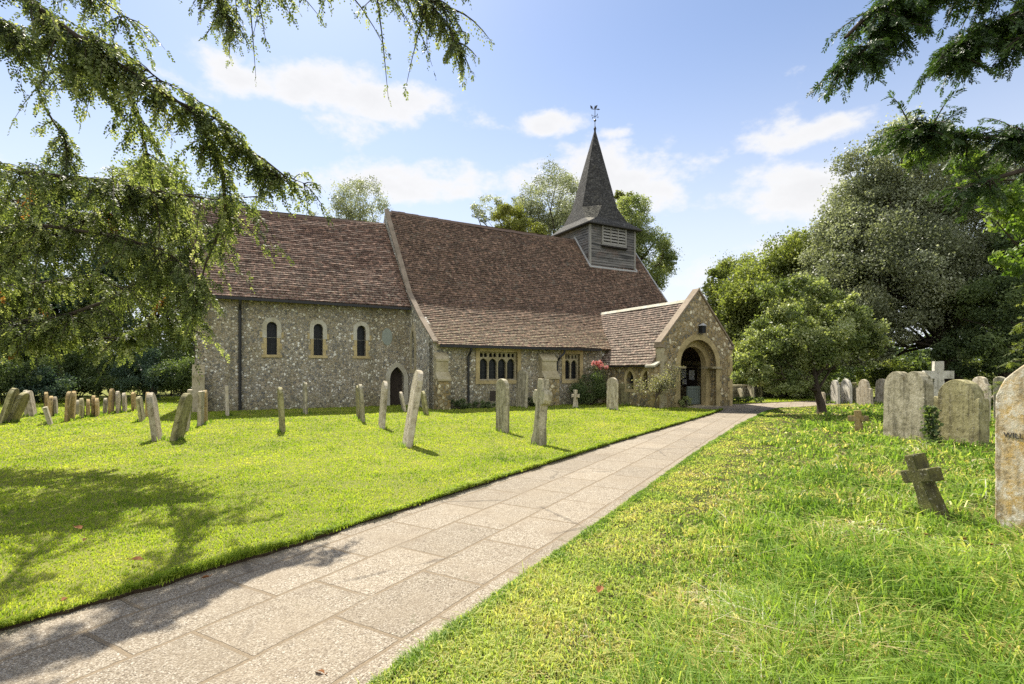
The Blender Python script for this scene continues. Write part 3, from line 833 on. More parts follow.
b = MB(); b.plate(PR(CP+.03), [(-1.075+.25*math.cos(i*math.pi/10), 3.27+.4*math.sin(i*math.pi/10)) for i in range(20)], [], 0, .05)
b.build('wall_tablet', plain('slate_tablet', (.22, .245, .21), .6, .4), church)
cpf = [(-2.93, 4.70), (-5.2, 7.22), (-7.5, 9.82)]
croof, CV = roof_grid('chancel_roof', cpf, CE-.25, -.02, M['roof_chancel'], church, 30, .10, .022, 5, taper=lambda u: .03*(u), per=4)
b = MB(); b.poly([FP(CE-.25, -12.07, 4.7), FP(-.02, -12.07, 4.7), FP(-.02, -7.5, 9.82), FP(CE-.25, -7.5, 9.54)], [(0, 0), (9, 0), (9, 7), (0, 7)]); b.build('back_roof', M['roof_chancel'], croof)
b = MB()
for i in range(22):
    u = CE-.2+i*.405; z = 9.83+.03*u-.10*math.sin(math.pi*(u-CE)/8.9)+rr.uniform(-.012, .012)
    for s_ in (-1, 1): b.poly([FP(u, -7.5+s_*.14, z-.13), FP(u+.4, -7.5+s_*.14, z-.13), FP(u+.4, -7.5, z+.05), FP(u, -7.5, z+.05)])
b.build('ridge_tile', M['roof_porch'], croof)
b = MB(); b.box(FP, CE-.2, -.05, -2.93, -2.82, 4.55, 4.66); b.build('gutter', M['iron'], church)
b = MB(); b.tube([FP(-7.24, -2.87, 4.6), FP(-7.24, -2.95, 4.4), FP(-7.24, CP+.09, 4.15), FP(-7.24, CP+.09, 0)], .06, 8); b.build('drainpipe', M['iron'], church)
b = MB(); b.box(FP, CE-.08, CE+.35, CP+.004, CP+.35, -.1, 1.5)
b.poly([FP(CE-.08, CP+.35, 1.5), FP(CE+.35, CP+.35, 1.5), FP(CE+.35, CP+.01, 1.9), FP(CE-.08, CP+.01, 1.9)])
b.poly([FP(CE+.35, CP+.35, 1.5), FP(CE+.35, CP+.004, 1.5), FP(CE+.35, CP+.01, 1.9)]); b.build('buttress', M['ashlar'], church)

# bell turret --------------------------------------------------------
TU0, TU1, TP0, TP1 = 13.03, 16.84, -6.0, -9.8
tb = MB(); tb.box(FP, TU0+.04, TU1-.04, TP1+.04, TP0-.04, 6.2, 11.45); turret = tb.build('bell_turret', M['board'], church)
b = MB(); rr = random.Random(3)
z = 8.0
while z < 11.4:
    h = .165
    for (A, B) in (((TU0, TP0), (TU1, TP0)), ((TU0, TP1), (TU0, TP0)), ((TU1, TP0), (TU1, TP1)), ((TU1, TP1), (TU0, TP1))):
        ox = (B[1]-A[1]); oy = -(B[0]-A[0]); L = math.hypot(ox, oy); ox, oy = -ox/L, -oy/L
        if A[1] == B[1]: ox, oy = 0, (1 if A[1] == TP0 else -1)
        else: ox, oy = (-1 if A[0] == TU0 else 1), 0
        e = .045+rr.uniform(-.008, .008)
        zt = min(z+h+.03, 11.45)
        b.poly([FP(A[0]+ox*e, A[1]+oy*e, z), FP(B[0]+ox*e, B[1]+oy*e, z), FP(B[0]+ox*.012, B[1]+oy*.012, zt), FP(A[0]+ox*.012, A[1]+oy*.012, zt)])
        b.poly([FP(A[0]+ox*e, A[1]+oy*e, z), FP(B[0]+ox*e, B[1]+oy*e, z), FP(B[0]-ox*.02, B[1]-oy*.02, z), FP(A[0]-ox*.02, A[1]-oy*.02, z)])
    z += h
b.build('weatherboard', M['board'], turret)
for u, p in ((TU0, TP0), (TU1, TP0), (TU0, TP1), (TU1, TP1)): MB().box(FP, u-.065, u+.065, p-.065, p+.065, 8.0, 11.42).build('corner_board', M['board_pale'], turret)
b = MB(); b.box(FP, TU0-.12, TU1+.12, TP0+.03, TP0+.17, 8.40, 8.52)
q = [(-6.0, 8.62), (-7.5, 10.62)]
for u in (TU0, TU1):
    a0, a1 = (u-.14, u-.05) if u == TU0 else (u+.05, u+.14)
    pts = [FP(a, p, z+dz) for a in (a0, a1) for (p, z) in ((TP0+.15, 8.40), (-7.55, 10.66)) for dz in (0, .12)]
    for i in ((0, 1, 3, 2), (4, 6, 7, 5), (0, 4, 5, 1), (2, 3, 7, 6), (0, 2, 6, 4), (1, 5, 7, 3)): b.poly([pts[k] for k in i])
b.build('flashing', M['lead'], turret)
lu0, lu1, lz0, lz1 = 14.02, 15.92, 10.05, 11.25
b = MB(); b.plate(PR(TP0+.075), [(lu0, lz0), (lu1, lz0), (lu1, lz1), (lu0, lz1)], [], 0, .02); lv = b.build('louvre', M['dark'], turret)
b = MB(); b.plate(PR(TP0+.16), [(lu0-.09, lz0-.09), (lu1+.09, lz0-.09), (lu1+.09, lz1+.09), (lu0-.09, lz1+.09)], [[(lu0, lz0), (lu1, lz0), (lu1, lz1), (lu0, lz1)]], 0, .1)
for k in (1, 2): b.box(FP, lu0+k*(lu1-lu0)/3-.03, lu0+k*(lu1-lu0)/3+.03, TP0+.08, TP0+.165, lz0, lz1)
b.build('frame', M['board_pale'], lv)
b = MB()
for k in range(6):
    zz = lz0+.04+k*.2
    b.poly([FP(lu0, TP0+.15, zz), FP(lu1, TP0+.15, zz), FP(lu1, TP0+.085, zz+.12), FP(lu0, TP0+.085, zz+.12)])
    b.poly([FP(lu0, TP0+.15, zz), FP(lu1, TP0+.15, zz), FP(lu1, TP0+.15, zz-.025), FP(lu0, TP0+.15, zz-.025)])
b.build('slat', M['board_pale'], lv)
b = MB(); b.box(FP, lu0-.12, lu1+.12, TP0+.05, TP0+.24, lz0-.2, lz0-.1); b.build('sill', M['dark'], lv)
# broached spire
tc_u, tc_p = (TU0+TU1)/2, (TP0+TP1)/2
sq = 2.28; zb, zo, zt = 11.30, 12.75, 18.5
osc = 1.58                                        # apothem of the octagon where the broaches end
t8 = osc*math.tan(math.pi/8)
SQ = [(-sq, sq), (sq, sq), (sq, -sq), (-sq, -sq)]   # (du,dp), dp=+ faces the path
OC = [(-t8, osc), (t8, osc), (osc, t8), (osc, -t8), (t8, -osc), (-t8, -osc), (-osc, -t8), (-osc, t8)]
sp_ = lambda d, z: FP(tc_u+d[0], tc_p+d[1], z)
b = MB(); bros = []


def tri_uv(pts):
    a = Vector(pts[0]); x = (Vector(pts[1])-a).normalized(); nrm = x.cross(Vector(pts[-1])-a).normalized(); y = nrm.cross(x)
    return [((Vector(p)-a).dot(x), abs((Vector(p)-a).dot(y))) for p in pts]


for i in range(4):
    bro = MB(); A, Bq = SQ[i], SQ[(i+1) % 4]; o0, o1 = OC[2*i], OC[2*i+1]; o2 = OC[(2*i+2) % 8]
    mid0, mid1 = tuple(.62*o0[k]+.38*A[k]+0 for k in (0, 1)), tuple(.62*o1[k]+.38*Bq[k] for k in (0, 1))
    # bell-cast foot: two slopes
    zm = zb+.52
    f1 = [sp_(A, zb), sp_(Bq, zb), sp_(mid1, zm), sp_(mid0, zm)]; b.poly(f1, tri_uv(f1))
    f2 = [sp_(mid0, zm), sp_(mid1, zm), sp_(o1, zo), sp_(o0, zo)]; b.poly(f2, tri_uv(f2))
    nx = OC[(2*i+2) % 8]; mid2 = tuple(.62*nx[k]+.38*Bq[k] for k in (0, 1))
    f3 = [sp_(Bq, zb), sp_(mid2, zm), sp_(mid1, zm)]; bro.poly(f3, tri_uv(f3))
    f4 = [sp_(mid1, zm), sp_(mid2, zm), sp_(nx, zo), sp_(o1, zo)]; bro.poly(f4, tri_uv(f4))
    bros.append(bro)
    f5 = [sp_(A, zb), sp_(Bq, zb), sp_(Bq, zb-.08), sp_(A, zb-.08)]; b.poly(f5)
b.poly([sp_(s, zb-.08) for s in SQ])
for i in range(8):
    o0, o1 = OC[i], OC[(i+1) % 8]; k = .045/osc
    seg = 6
    for j in range(seg):
        f0, f1_ = 1-(1-k)*j/seg, 1-(1-k)*(j+1)/seg
        z0, z1 = zo+(zt-zo)*j/seg, zo+(zt-zo)*(j+1)/seg
        f = [sp_((o0[0]*f0, o0[1]*f0), z0), sp_((o1[0]*f0, o1[1]*f0), z0), sp_((o1[0]*f1_, o1[1]*f1_), z1), sp_((o0[0]*f1_, o0[1]*f1_), z1)]
        uvs = tri_uv(f); b.poly(f, [(x+i*.7, y+j*.97) for x, y in uvs])
spire = b.build('spire', M['shingle'], turret)
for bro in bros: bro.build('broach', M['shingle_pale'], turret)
b = MB(); top = sp_((0, 0), zt)
b.tube([top-Vector((0, 0, .5)), top, top+Vector((0, 0, .15)), top+Vector((0, 0, .3))], [.11, .07, .1, .04], 8)
b.tube([top, top+Vector((0, 0, 1.75))], .022, 6); b.tube([top+Vector((0, 0, .62)), top+Vector((0, 0, .72)), top+Vector((0, 0, .82))], [.03, .1, .03], 8)
for v_ in (D, N):
    b.tube([top+Vector((0, 0, 1.0))-v_*.26, top+Vector((0, 0, 1.0))+v_*.26], .014, 5)
    for s_ in (-1, 1): b.tube([top+Vector((0, 0, .95))+v_*.27*s_, top+Vector((0, 0, 1.07))+v_*.27*s_], .022, 5)
wv = (D*.9+N*.4).normalized()
q = lambda a, z: top+wv*a*.62+Vector((0, 0, .5+z*.65))
b.tube([q(-.4, 1.55), q(.42, 1.55)], .022, 5)
for t_ in (-.012, .012):
    o_ = wv.cross(Vector((0, 0, 1)))*t_
    b.poly([q(.3, 1.45)+o_, q(.6, 1.55)+o_, q(.3, 1.65)+o_]); b.poly([q(-.25, 1.6)+o_, q(-.5, 1.62)+o_, q(-.55, 1.95)+o_, q(-.3, 1.82)+o_])
    b.poly([q(-.12, 1.62)+o_, q(.16, 1.62)+o_, q(.3, 2.0)+o_, q(.12, 1.95)+o_, q(-.05, 1.8)+o_])
b.build('weathervane', M['iron'], turret)

# porch --------------------------------------------------------------
U0, U1, PP, UC = 9.18, 13.84, 4.15, 11.51
ac = 11.51+.0
front = [(U0-.06, -.1), (U1+.02, -.1), (U1+.02, 2.86), (UC, 5.38), (U0-.06, 2.86)]
arch_out = arch_round(ac-1.2, ac+1.2, -.08, 1.9, 20)
arch_in = arch_round(ac-.9, ac+.9, -.08, 1.9, 20)
b = MB(); b.plate(PR(PP), front, [arch_out], 0, .32)
pl = [arch_point(1.85, 2.35, .78, 1.25, 1.66, 6), arch_point(2.95, 3.45, .78, 1.25, 1.66, 6)]
b.plate(UR(U0), [(-.0, -.1), (PP-.33, -.1), (PP-.33, 2.15), (-.0, 2.15)], pl, 0, .4)
b.plate(UR(U1, -1), [(-.0, -.1), (PP-.33, -.1), (PP-.33, 2.15), (-.0, 2.15)], [[(x, z) for x, z in pl[0]]], 0, .4)
pw = b.build('porch_wall', M['flint_porch'], church)
b = MB(); b.plate(PR(PP-.325), [(U0+.42, -.1), (U1-.42, -.1), (U1-.42, 2.5), (UC, 4.9), (U0+.42, 2.5)], [arch_in], 0, .3); b.build('inner_arch', M['ashlar_ochre'], pw)
b = MB(); b.plate(PR(PP+.03), arch_round(ac-1.46, ac+1.46, 1.82, 1.9, 24), [arch_round(ac-1.2, ac+1.2, 1.821, 1.9, 20)], 0, .2)
b.build('arch_surround', M['ashlar_ochre'], pw)
for s_ in (-1, 1):
    b = MB(); x0, x1 = (ac+1.2, ac+1.46) if s_ > 0 else (ac-1.46, ac-1.2)
    for k in range(6): b.box(FP, x0-(.0 if s_ > 0 else .1*(k % 2)), x1+(.1*(k % 2) if s_ > 0 else 0), PP-.1, PP+.022, -.08+k*.305, -.08+k*.305+.3045)
    b.build('jamb', M['ashlar_ochre'], pw)
for s_ in (-1, 1): MB().box(FP, ac+s_*1.22-.34, ac+s_*1.22+.34, PP-.62, PP+.075, 1.76, 1.86).build('impost', M['ashlar'], pw)
for a0, a1, sg in ((U0-.075, U0+.14, 1), (U1-.16, U1+.035, -1)):
    b = MB()
    for k in range(9):
        w_ = .14*(k % 2)
        b.box(FP, a0-(w_ if sg < 0 else 0), a1+(w_ if sg > 0 else 0), PP-.25, PP+.018, -.08+k*.305, -.08+k*.305+.304)
    b.build('quoin', M['ashlar_ochre' if sg < 0 else 'ashlar'], pw)
# left corner pier with a sloping slab cap
b = MB(); b.box(FP, U0-.32, U0-.065, PP-.55, PP-.08, -.1, 1.85); b.build('pier', M['flint_porch'], pw)
b = MB(); a_ = [FP(U0-.42, PP-.62, 1.9), FP(U0-.42, PP-.02, 1.9), FP(U0-.065, PP-.02, 2.08), FP(U0-.065, PP-.62, 2.08)]
dn = Vector((0, 0, -.09)); b.poly(a_); b.poly([p+dn for p in a_])
for i in range(4): b.poly([a_[i], a_[(i+1) % 4], a_[(i+1) % 4]+dn, a_[i]+dn])
b.build('pier_cap', M['ashlar_pale'], pw)
prf = [(U0-.32, 1.93), (U0+.95, 3.48), (UC, 5.02)]
PPf = lambda u, p, z: FP(p, u, z)                 # the porch runs across the church
proof, _ = roof_grid('porch_roof', prf, -3.4, PP-.33, M['roof_porch'], church, 24, .03, .018, 9, P=PPf)
_, _ = roof_grid('back_roof', [(2*UC-p, z) for p, z in prf], -3.4, PP-.33, M['roof_porch'], proof, 12, .03, .018, 10, P=PPf)
b = MB()
for i in range(17):
    p = -3.1+i*.4
    for s_ in (-1, 1): b.poly([FP(UC, p, 5.08), FP(UC, p+.39, 5.08), FP(UC+s_*.14, p+.39, 4.92), FP(UC+s_*.14, p, 4.92)])
b.build('ridge_tile', M['ashlar_pale'], proof)
coping('gable_coping', [(U0-.12, 2.84), (UC, 5.40)], lambda a, p, z: FP(p, a, z), PP-.34, PP+.05, .1, M['coping'], church)
coping('gable_coping', [(U1+.08, 2.84), (UC, 5.40)], lambda a, p, z: FP(p, a, z), PP-.34, PP+.05, .1, M['coping'], church)
b = MB(); b.box(FP, U0-.15, U0+.16, PP-.34, PP+.06, 2.70, 2.83); b.build('kneeler', M['coping'], church)
b = MB(); b.box(FP, U1-.2, U1+.11, PP-.34, PP+.06, 2.70, 2.83); b.build('kneeler', M['coping'], church)
for q_ in pl:
    cx = (q_[0][0]+q_[1][0])/2
    gb = MB(); gb.plate(UR(U0+.25), [(cx-.3, .74), (cx+.3, .74), (cx+.3, 1.7), (cx-.3, 1.7)], [], 0, .02); wo_ = gb.build('window', M['glass'], church)
    sb = MB(); sb.plate(UR(U0-.025), arch_point(cx-.4, cx+.4, .64, 1.25, 1.86, 6), [q_], 0, .05); sb.build('surround', M['ashlar_ochre'], wo_)
b = MB(); b.box(FP, U0-.3, U0-.2, .3, PP-.5, 1.84, 1.93); b.build('gutter', M['iron'], church)
# porch floor, inner door, benches, gate, notice board
b = MB(); b.box(FP, U0+.4, U1-.4, .0, PP-.6, -.09, .02); b.box(FP, ac-1.18, ac+1.18, PP-.65, PP+.25, -.09, -.01); b.build('porch_floor', M['ashlar'], church)
b = MB(); b.plate(PR(.06), arch_point(ac-.75, ac+.75, .02, 1.5, 2.35, 8), [], 0, .05); idr = b.build('door', M['door'], church)
b = MB(); b.plate(PR(.09), arch_point(ac-.95, ac+.95, .02, 1.5, 2.6, 8), [arch_point(ac-.75, ac+.75, .021, 1.5, 2.35, 8)], 0, .08); b.build('door_frame', M['ashlar'], idr)
gate = MB().box(FP, ac-.02, ac+.84, PP-.72, PP-.66, .05, .92)
for k in range(7): gate.box(FP, ac+.0+k*.125, ac+.01+k*.125+.09, PP-.665, PP-.645, .06, .91)
gt = gate.build('gate', M['green_paint'], church)
for z_ in (.12, .80): MB().box(FP, ac-.02, ac+.84, PP-.66, PP-.625, z_, z_+.09).build('rail', M['green_paint'], gt)
g2 = MB().box(FP, ac-.86, ac-.80, PP-1.5, PP-.7, .05, .92); g2.build('gate', M['green_paint'], church)
b = MB(); b.plate(UR(U1-.41, -1), [(.9, .85), (2.4, .85), (2.4, 1.95), (.9, 1.95)], [], 0, .04); nb = b.build('notice_board', M['door'], church)
b = MB()
for p0, z0, w_, h_ in ((1.9, 1.2, .36, .5), (1.4, 1.3, .3, .42), (1.05, 1.15, .25, .34), (1.45, .95, .28, .28)): b.plate(UR(U1-.452, -1), [(p0, z0), (p0+w_, z0), (p0+w_, z0+h_), (p0, z0+h_)], [], 0, .004)
b.build('notice', M['paper'], nb)
# lantern over the arch
b = MB(); c_ = FP(ac+.05, PP+.18, 3.62)
lp = lambda a, b_, z: c_+D*a*.78+N*b_*.78+Vector((0, 0, z*.78))
for sx in (-1, 1):
    for sy in (-1, 1): b.box(lp, sx*.13-.012, sx*.13+.012, sy*.13-.012, sy*.13+.012, -.25, .16)
b.box(lp, -.15, .15, -.15, .15, -.28, -.24); b.box(lp, -.03, .03, -.2, -.1, -.1, .3)
lan_o = b.build('lantern', M['iron'], church)
b = MB(); 
for i in range(4):
    a_ = [(-.18, -.18), (.18, -.18), (.18, .18), (-.18, .18)]
    b.poly([lp(*a_[i], .16), lp(*a_[(i+1) % 4], .16), lp(.03, .03, .33)])
b.poly([lp(x, y, .16) for x, y in ((-.18, -.18), (.18, -.18), (.18, .18), (-.18, .18))]); b.build('lantern_cap', M['lead'], lan_o)
b = MB(); b.box(lp, -.12, .12, -.12, .12, -.24, .15); b.build('lantern_glass', M['glass'], lan_o)

# ------------------------------------------------------------------ gravestones
NAT = R(-29.2)


def stone_outline(style, w, h):
    r = w/2
    if style == 'round':
        zs = h-r*.85
        top = [(r*math.cos(math.pi*i/16), zs+r*.85*math.sin(math.pi*i/16)) for i in range(17)]
    elif style == 'flatround':
        zs = h-r*.45
        top = [(r*math.cos(math.pi*i/14), zs+r*.45*math.sin(math.pi*i/14)) for i in range(15)]
    elif style == 'point':
        zs = h-r*1.1
        top = [(x, z) for x, z in arch_point(-r, r, 0, zs, h, 6)[2:]]
    elif style == 'shoulder':
        zs = h-r*.86; k = r*.80
        top = [(r, zs-.06), (r-.02, zs+.05), (k+.05, zs+.05), (k, zs+.02)]+[(k*math.cos(math.pi*i/14), zs+.04+(h-zs-.04)*math.sin(math.pi*i/14)) for i in range(1, 14)]+[(-k, zs+.02), (-k-.05, zs+.05), (-r+.02, zs+.05), (-r, zs-.06)]
    elif style == 'twin':
        zs = h-r*.62
        ar = [(r*.5+r*.5*math.cos(math.pi*i/10*.93), zs+r*.62*math.sin(math.pi*i/10*.93)) for i in range(11)]
        top = ar+[(-x, z) for x, z in reversed(ar)]
        top = [(x, z+.18*(1-(x/r)**2)*r) for x, z in top]
    elif style == 'ogee':
        zs = h-r*.9
        half = [(r, zs), (r*.93, zs+.03), (r*.72, zs+.05), (r*.66, zs+.12)]+[(r*.66*math.cos(R(a)), zs+.12+(h-zs-.12)*math.sin(R(a))) for a in (20, 40, 60, 78)]
        top = half+[(0, h)]+[(-x, z) for x, z in reversed(half)]
    else:
        top = [(r, h), (-r, h)]
    return [(-r, -.22), (r, -.22)]+top


def cross_outline(w, h, arm=.16, flare=0.0, az_=.66, base=None):
    a, t = arm/2, h*az_
    bw = base or a*1.3
    return [(-bw, -.15), (bw, -.15), (a, t-a), (w/2, t-a-flare), (w/2, t+a+flare), (a, t+a), (a+flare, h), (-a-flare, h), (-a, t+a), (-w/2, t+a+flare), (-w/2, t-a-flare), (-a, t-a)]


def make_stone(name, outline, T, mat, pos, phi, lean=0., pitch=0., label='', cat='headstone', group=None, va=0., bevel=.014, seed=0):
    """slab standing on pos; phi = bearing of its long side; lean = tilt to the right seen from the path"""
    r = random.Random(seed); bm = bmesh.new()
    # resample the outline so the worn edges can wander
    pts = []
    for i in range(len(outline)):
        p, q = outline[i], outline[(i+1) % len(outline)]
        L = math.hypot(q[0]-p[0], q[1]-p[1]); k = max(1, int(L/.12))
        for j in range(k): pts.append((p[0]+(q[0]-p[0])*j/k+r.uniform(-.006, .006), p[1]+(q[1]-p[1])*j/k+r.uniform(-.005, .005)))
    fr = [bm.verts.new((x, -T/2, z)) for x, z in pts]; bk = [bm.verts.new((x, T/2, z)) for x, z in pts]
    ff = bm.faces.new(fr); fb = bm.faces.new(list(reversed(bk)))
    for i in range(len(pts)):
        j = (i+1) % len(pts); bm.faces.new((fr[j], fr[i], bk[i], bk[j]))
    bm.normal_update()
    me = bpy.data.meshes.new(name); bm.to_mesh(me); bm.free(); me.materials.append(mat)
    o = bpy.data.objects.new(name, me); COL.objects.link(o)
    bv = o.modifiers.new('bevel', 'BEVEL'); bv.width = bevel; bv.segments = 2; bv.limit_method = 'ANGLE'; bv.angle_limit = R(40)
    view = Vector((math.sin(va), math.cos(va), 0))
    q = Matrix.Rotation(lean, 4, view) @ Matrix.Rotation(math.pi/2-phi, 4, 'Z') @ Matrix.Rotation(pitch, 4, 'X')
    o.rotation_euler = q.to_euler(); o.location = pos
    return tag(o, label, cat, group)


GL, GR_, GF, GP = 'headstones on the left lawn', 'headstones by the grass on the right', 'small headstones beyond the porch', None
stones = [
    # px, base, top, width px, top shift px, style, material, label, [phi override deg]
    (3, 423, 388, 13, 8, 'round', 'st_olive', 'broad mossy headstone leaning right, outermost at the left edge of the lawn'),
    (12, 422, 392.5, 15, 9, 'round', 'st_olive', 'mossy headstone leaning right, second in from the left edge of the lawn'),
    (28.5, 415.5, 390, 8, -1, 'round', 'st_grey', 'grey round topped headstone half hidden behind a paler one on the left'),
    (33.5, 416, 390.5, 9, -3, 'flatround', 'st_pale', 'pale headstone leaning left, front one of the close pair near the left edge'),
    (46.5, 414, 392, 4.5, 0, 'round', 'st_ochre', 'narrow ochre headstone behind the small one that tips sharply left'),
    (50.5, 424, 407, 4.5, -5, 'flat', 'st_grey', 'low thin headstone tipping sharply left, nearest of the far left rows'),
    (51.5, 416, 396, 5.5, -.5, 'round', 'st_ochre', 'brown headstone, left one of a touching low pair on the left lawn'),
    (56, 415.5, 396.5, 5, -.5, 'round', 'st_pale', 'pale headstone, right one of a touching low pair on the left lawn'),
    (68, 421, 391.5, 8, 1, 'round', 'st_ochre', 'tall ochre headstone in front of its twin, third cluster from the left edge'),
    (72.5, 420, 391, 5.5, 1, 'round', 'st_ochre', 'tall ochre headstone just right of and behind its matching twin'),
    (77.5, 414, 400, 4, 0, 'round', 'st_grey', 'small grey headstone in shade just right of the tall ochre twins'),
    (82.3, 418, 398, 5.5, 0, 'round', 'st_olive', 'mossy low headstone, leftmost of the four low ones at mid left'),
    (88, 417, 399, 4.5, 0, 'round', 'st_ochre', 'narrowest of the four low ochre headstones at mid left'),
    (93.5, 416, 395.5, 5, 0, 'round', 'st_ochre', 'tallest of the four low ochre headstones at mid left'),
    (97.5, 416, 398, 5, 0, 'round', 'st_ochre', 'low ochre headstone, rightmost of the four low ones at mid left'),
    (105, 413.6, 398, 5, 0, 'round', 'st_grey', 'dim grey headstone just left of the tallest in the back row'),
    (111, 413.6, 388.6, 6.5, 0, 'round', 'st_ochre', 'tallest headstone in the back row of the left lawn, with rounded top'),
    (118.5, 413, 391, 5.5, 0, 'round', 'st_pale', 'pale headstone just right of the tallest in the back row'),
    (125, 412, 392.7, 5, -1, 'round', 'st_pale', 'narrow pale headstone in the back row, second right of the tallest'),
    (134, 411, 392, 5.5, 0, 'flatround', 'st_ochre', 'ochre headstone ending the back row, before the dark hedge'),
    (142.5, 421, 396, 7, -2, 'flatround', 'st_olive', 'dark mossy headstone behind the left leaning one nearest the path'),
    (147.5, 416, 392, 5, 0, 'round', 'st_ochre', 'ochre headstone peeping out behind the larger left leaning headstone'),
    (157.5, 440, 392.5, 11, -6, 'point', 'st_pale', 'tall pale headstone leaning left, standing alone before the mossy right leaning one'),
    (176.5, 440, 393, 15, 8, 'round', 'st_olive', 'green mossy headstone leaning right, wide at the foot, on the left lawn'),
    (187, 430, 389.7, 5.5, 2, 'flat', 'st_pale', 'thin pale headstone close behind the green mossy right leaning one'),
    (200.5, 425, 391, 7, 0, 'flat', 'st_pale', 'pale headstone in front of its darker neighbour by the corner of the chancel'),
    (205.5, 423, 390, 5, -1, 'flatround', 'st_ochre', 'darker headstone right behind a pale one by the corner of the chancel'),
    (227.3, 416, 385.5, 4, -1.5, 'flat', 'st_pale', 'slender upright headstone seen edge on, just left of the chancel drainpipe'),
    (282.5, 431.5, 387, 6.5, -1, 'round', 'st_olive', 'slim headstone seen edge on below the first chancel window, dark foot'),
    (305.5, 414, 382, 5, .5, 'flatround', 'st_grey', 'slim headstone seen edge on below the middle chancel window'),
    (358.5, 418.5, 385.5, 4.6, -1.5, 'round', 'st_olive', 'rear headstone of the edge on pair below the third chancel window'),
    (363, 421.5, 384, 5, -1.5, 'round', 'st_grey', 'front headstone of the edge on pair below the third chancel window'),
    (381.5, 428, 381, 7, 4.5, 'round', 'st_pale', 'headstone leaning right just left of the small arched chancel door'),
    (404.5, 411.5, 391.5, 4.5, -3.5, 'round', 'st_pale', 'small pale headstone leaning left in front of the arched chancel door'),
    (426, 414.5, 391, 6, -4, 'round', 'st_olive', 'mossy headstone leaning left at the corner between nave and chancel'),
    (407, 446, 370, 10.5, 12, 'round', 'st_pale', 'tallest headstone on the lawn, leaning well to the right, with white worn edge'),
    (502.5, 432, 378.5, 14, .5, 'round', 'st_grey', 'broad round topped headstone between the tall leaning one and the stone cross'),
    (521.5, 407.5, 369.5, 12, 0, 'round', 'st_grey', 'tall round headstone close to the nave wall right of the four light window'),
    (612.3, 410, 377.5, 12, .5, 'round', 'st_pale', 'pale round headstone standing before the porch side wall'),
    (626, 405, 383.5, 13.5, 0, 'flat', 'st_olive', 'low square mossy stone against the porch side wall'),
    (823, 403.5, 392, 6, 0, 'round', 'st_pale', 'smallest headstone of the far right row, beside the little tree trunk', 2),
    (835.5, 403, 380, 9.5, 0, 'shoulder', 'white_marble', 'white headstone with shoulders, first tall one right of the little tree', 2),
    (846.5, 403, 378.6, 12, 0, 'point', 'white_marble', 'white pointed headstone, second tall one right of the little tree', 0),
    (854.8, 403, 388, 4, 0, 'flat', 'st_grey', 'narrow grey slab between the pointed and the broad white headstones', 0),
    (865, 405.5, 379.3, 17, 0, 'ogee', 'st_pale', 'broad pale shouldered headstone, widest of the far right row', 3),
    (881, 403, 378.6, 13, 0, 'round', 'st_pale', 'round pale headstone at the end of the far right row behind the big grey one', 0),
    (907, 439, 374.5, 50, 0, 'twin', 'st_grey', 'large double arched grey headstone streaked with dirt, left of the big pair', -13),
    (960, 442.5, 379.5, 57, 0, 'shoulder', 'st_olive', 'large mossy headstone with round head and shoulders, right of the big pair', -13),
    (979, 424, 376.5, 23, 0, 'ogee', 'st_pale', 'pale shouldered headstone mostly hidden behind the large mossy one', -5),
    (1001, 423, 376.5, 15, 0, 'round', 'st_grey', 'dim grey headstone beyond the gap before the lichened right edge stone', -20),
    (739.5, 398.8, 388.2, 9, 0, 'round', 'st_grey', 'small round headstone beyond the porch, nearest to its corner', 0),
    (751, 398.5, 383.6, 7, 0, 'round', 'st_grey', 'taller grey headstone beyond the porch, middle one of three', 0),
    (759, 398.5, 386, 6.5, 0, 'shoulder', 'st_dark', 'dark headstone beyond the porch, farthest from its corner of the three', 0),
]
for i, s in enumerate(stones):
    px, by, ty, wpx, dx, style, mat, label = s[:8]
    pos = at(px, by); d = pos.y; va = math.atan((px-HX)/F)
    h = (by-ty)*d/F; app = wpx*d/F*math.cos(va)
    T = .10 if wpx < 9 else .12
    if px > 895 and px < 970: T = .26
    rnd = random.Random(i*7+1)
    if len(s) > 8:
        phi = R(s[8])+R(rnd.uniform(-4, 4)); sd, cd = abs(math.sin(va-phi)), abs(math.cos(va-phi)); w = max(.3, (app-T*cd)/max(sd, .3))
    else:
        phi = NAT+R(rnd.uniform(-5, 5)); sd, cd = abs(math.sin(va-phi)), abs(math.cos(va-phi))
        if sd > .45: w = max(.34, (app-T*cd)/sd)
        else:
            w = .56 if h < 1.3 else .66
            dl = math.asin(max(.05, min(.85, (app-T*.97)/w)))
            phi = va+dl if va < NAT else va-dl
    grp = GL if px < 640 else (GF if px < 770 else GR_)
    lean = math.atan2(dx*d/F, h)
    make_stone('headstone', stone_outline(style, w, h/max(.9, math.cos(lean))), T, M[mat], pos, phi, lean, R(rnd.uniform(-2.5, 2.5)), label, 'headstone', grp, va, seed=i)

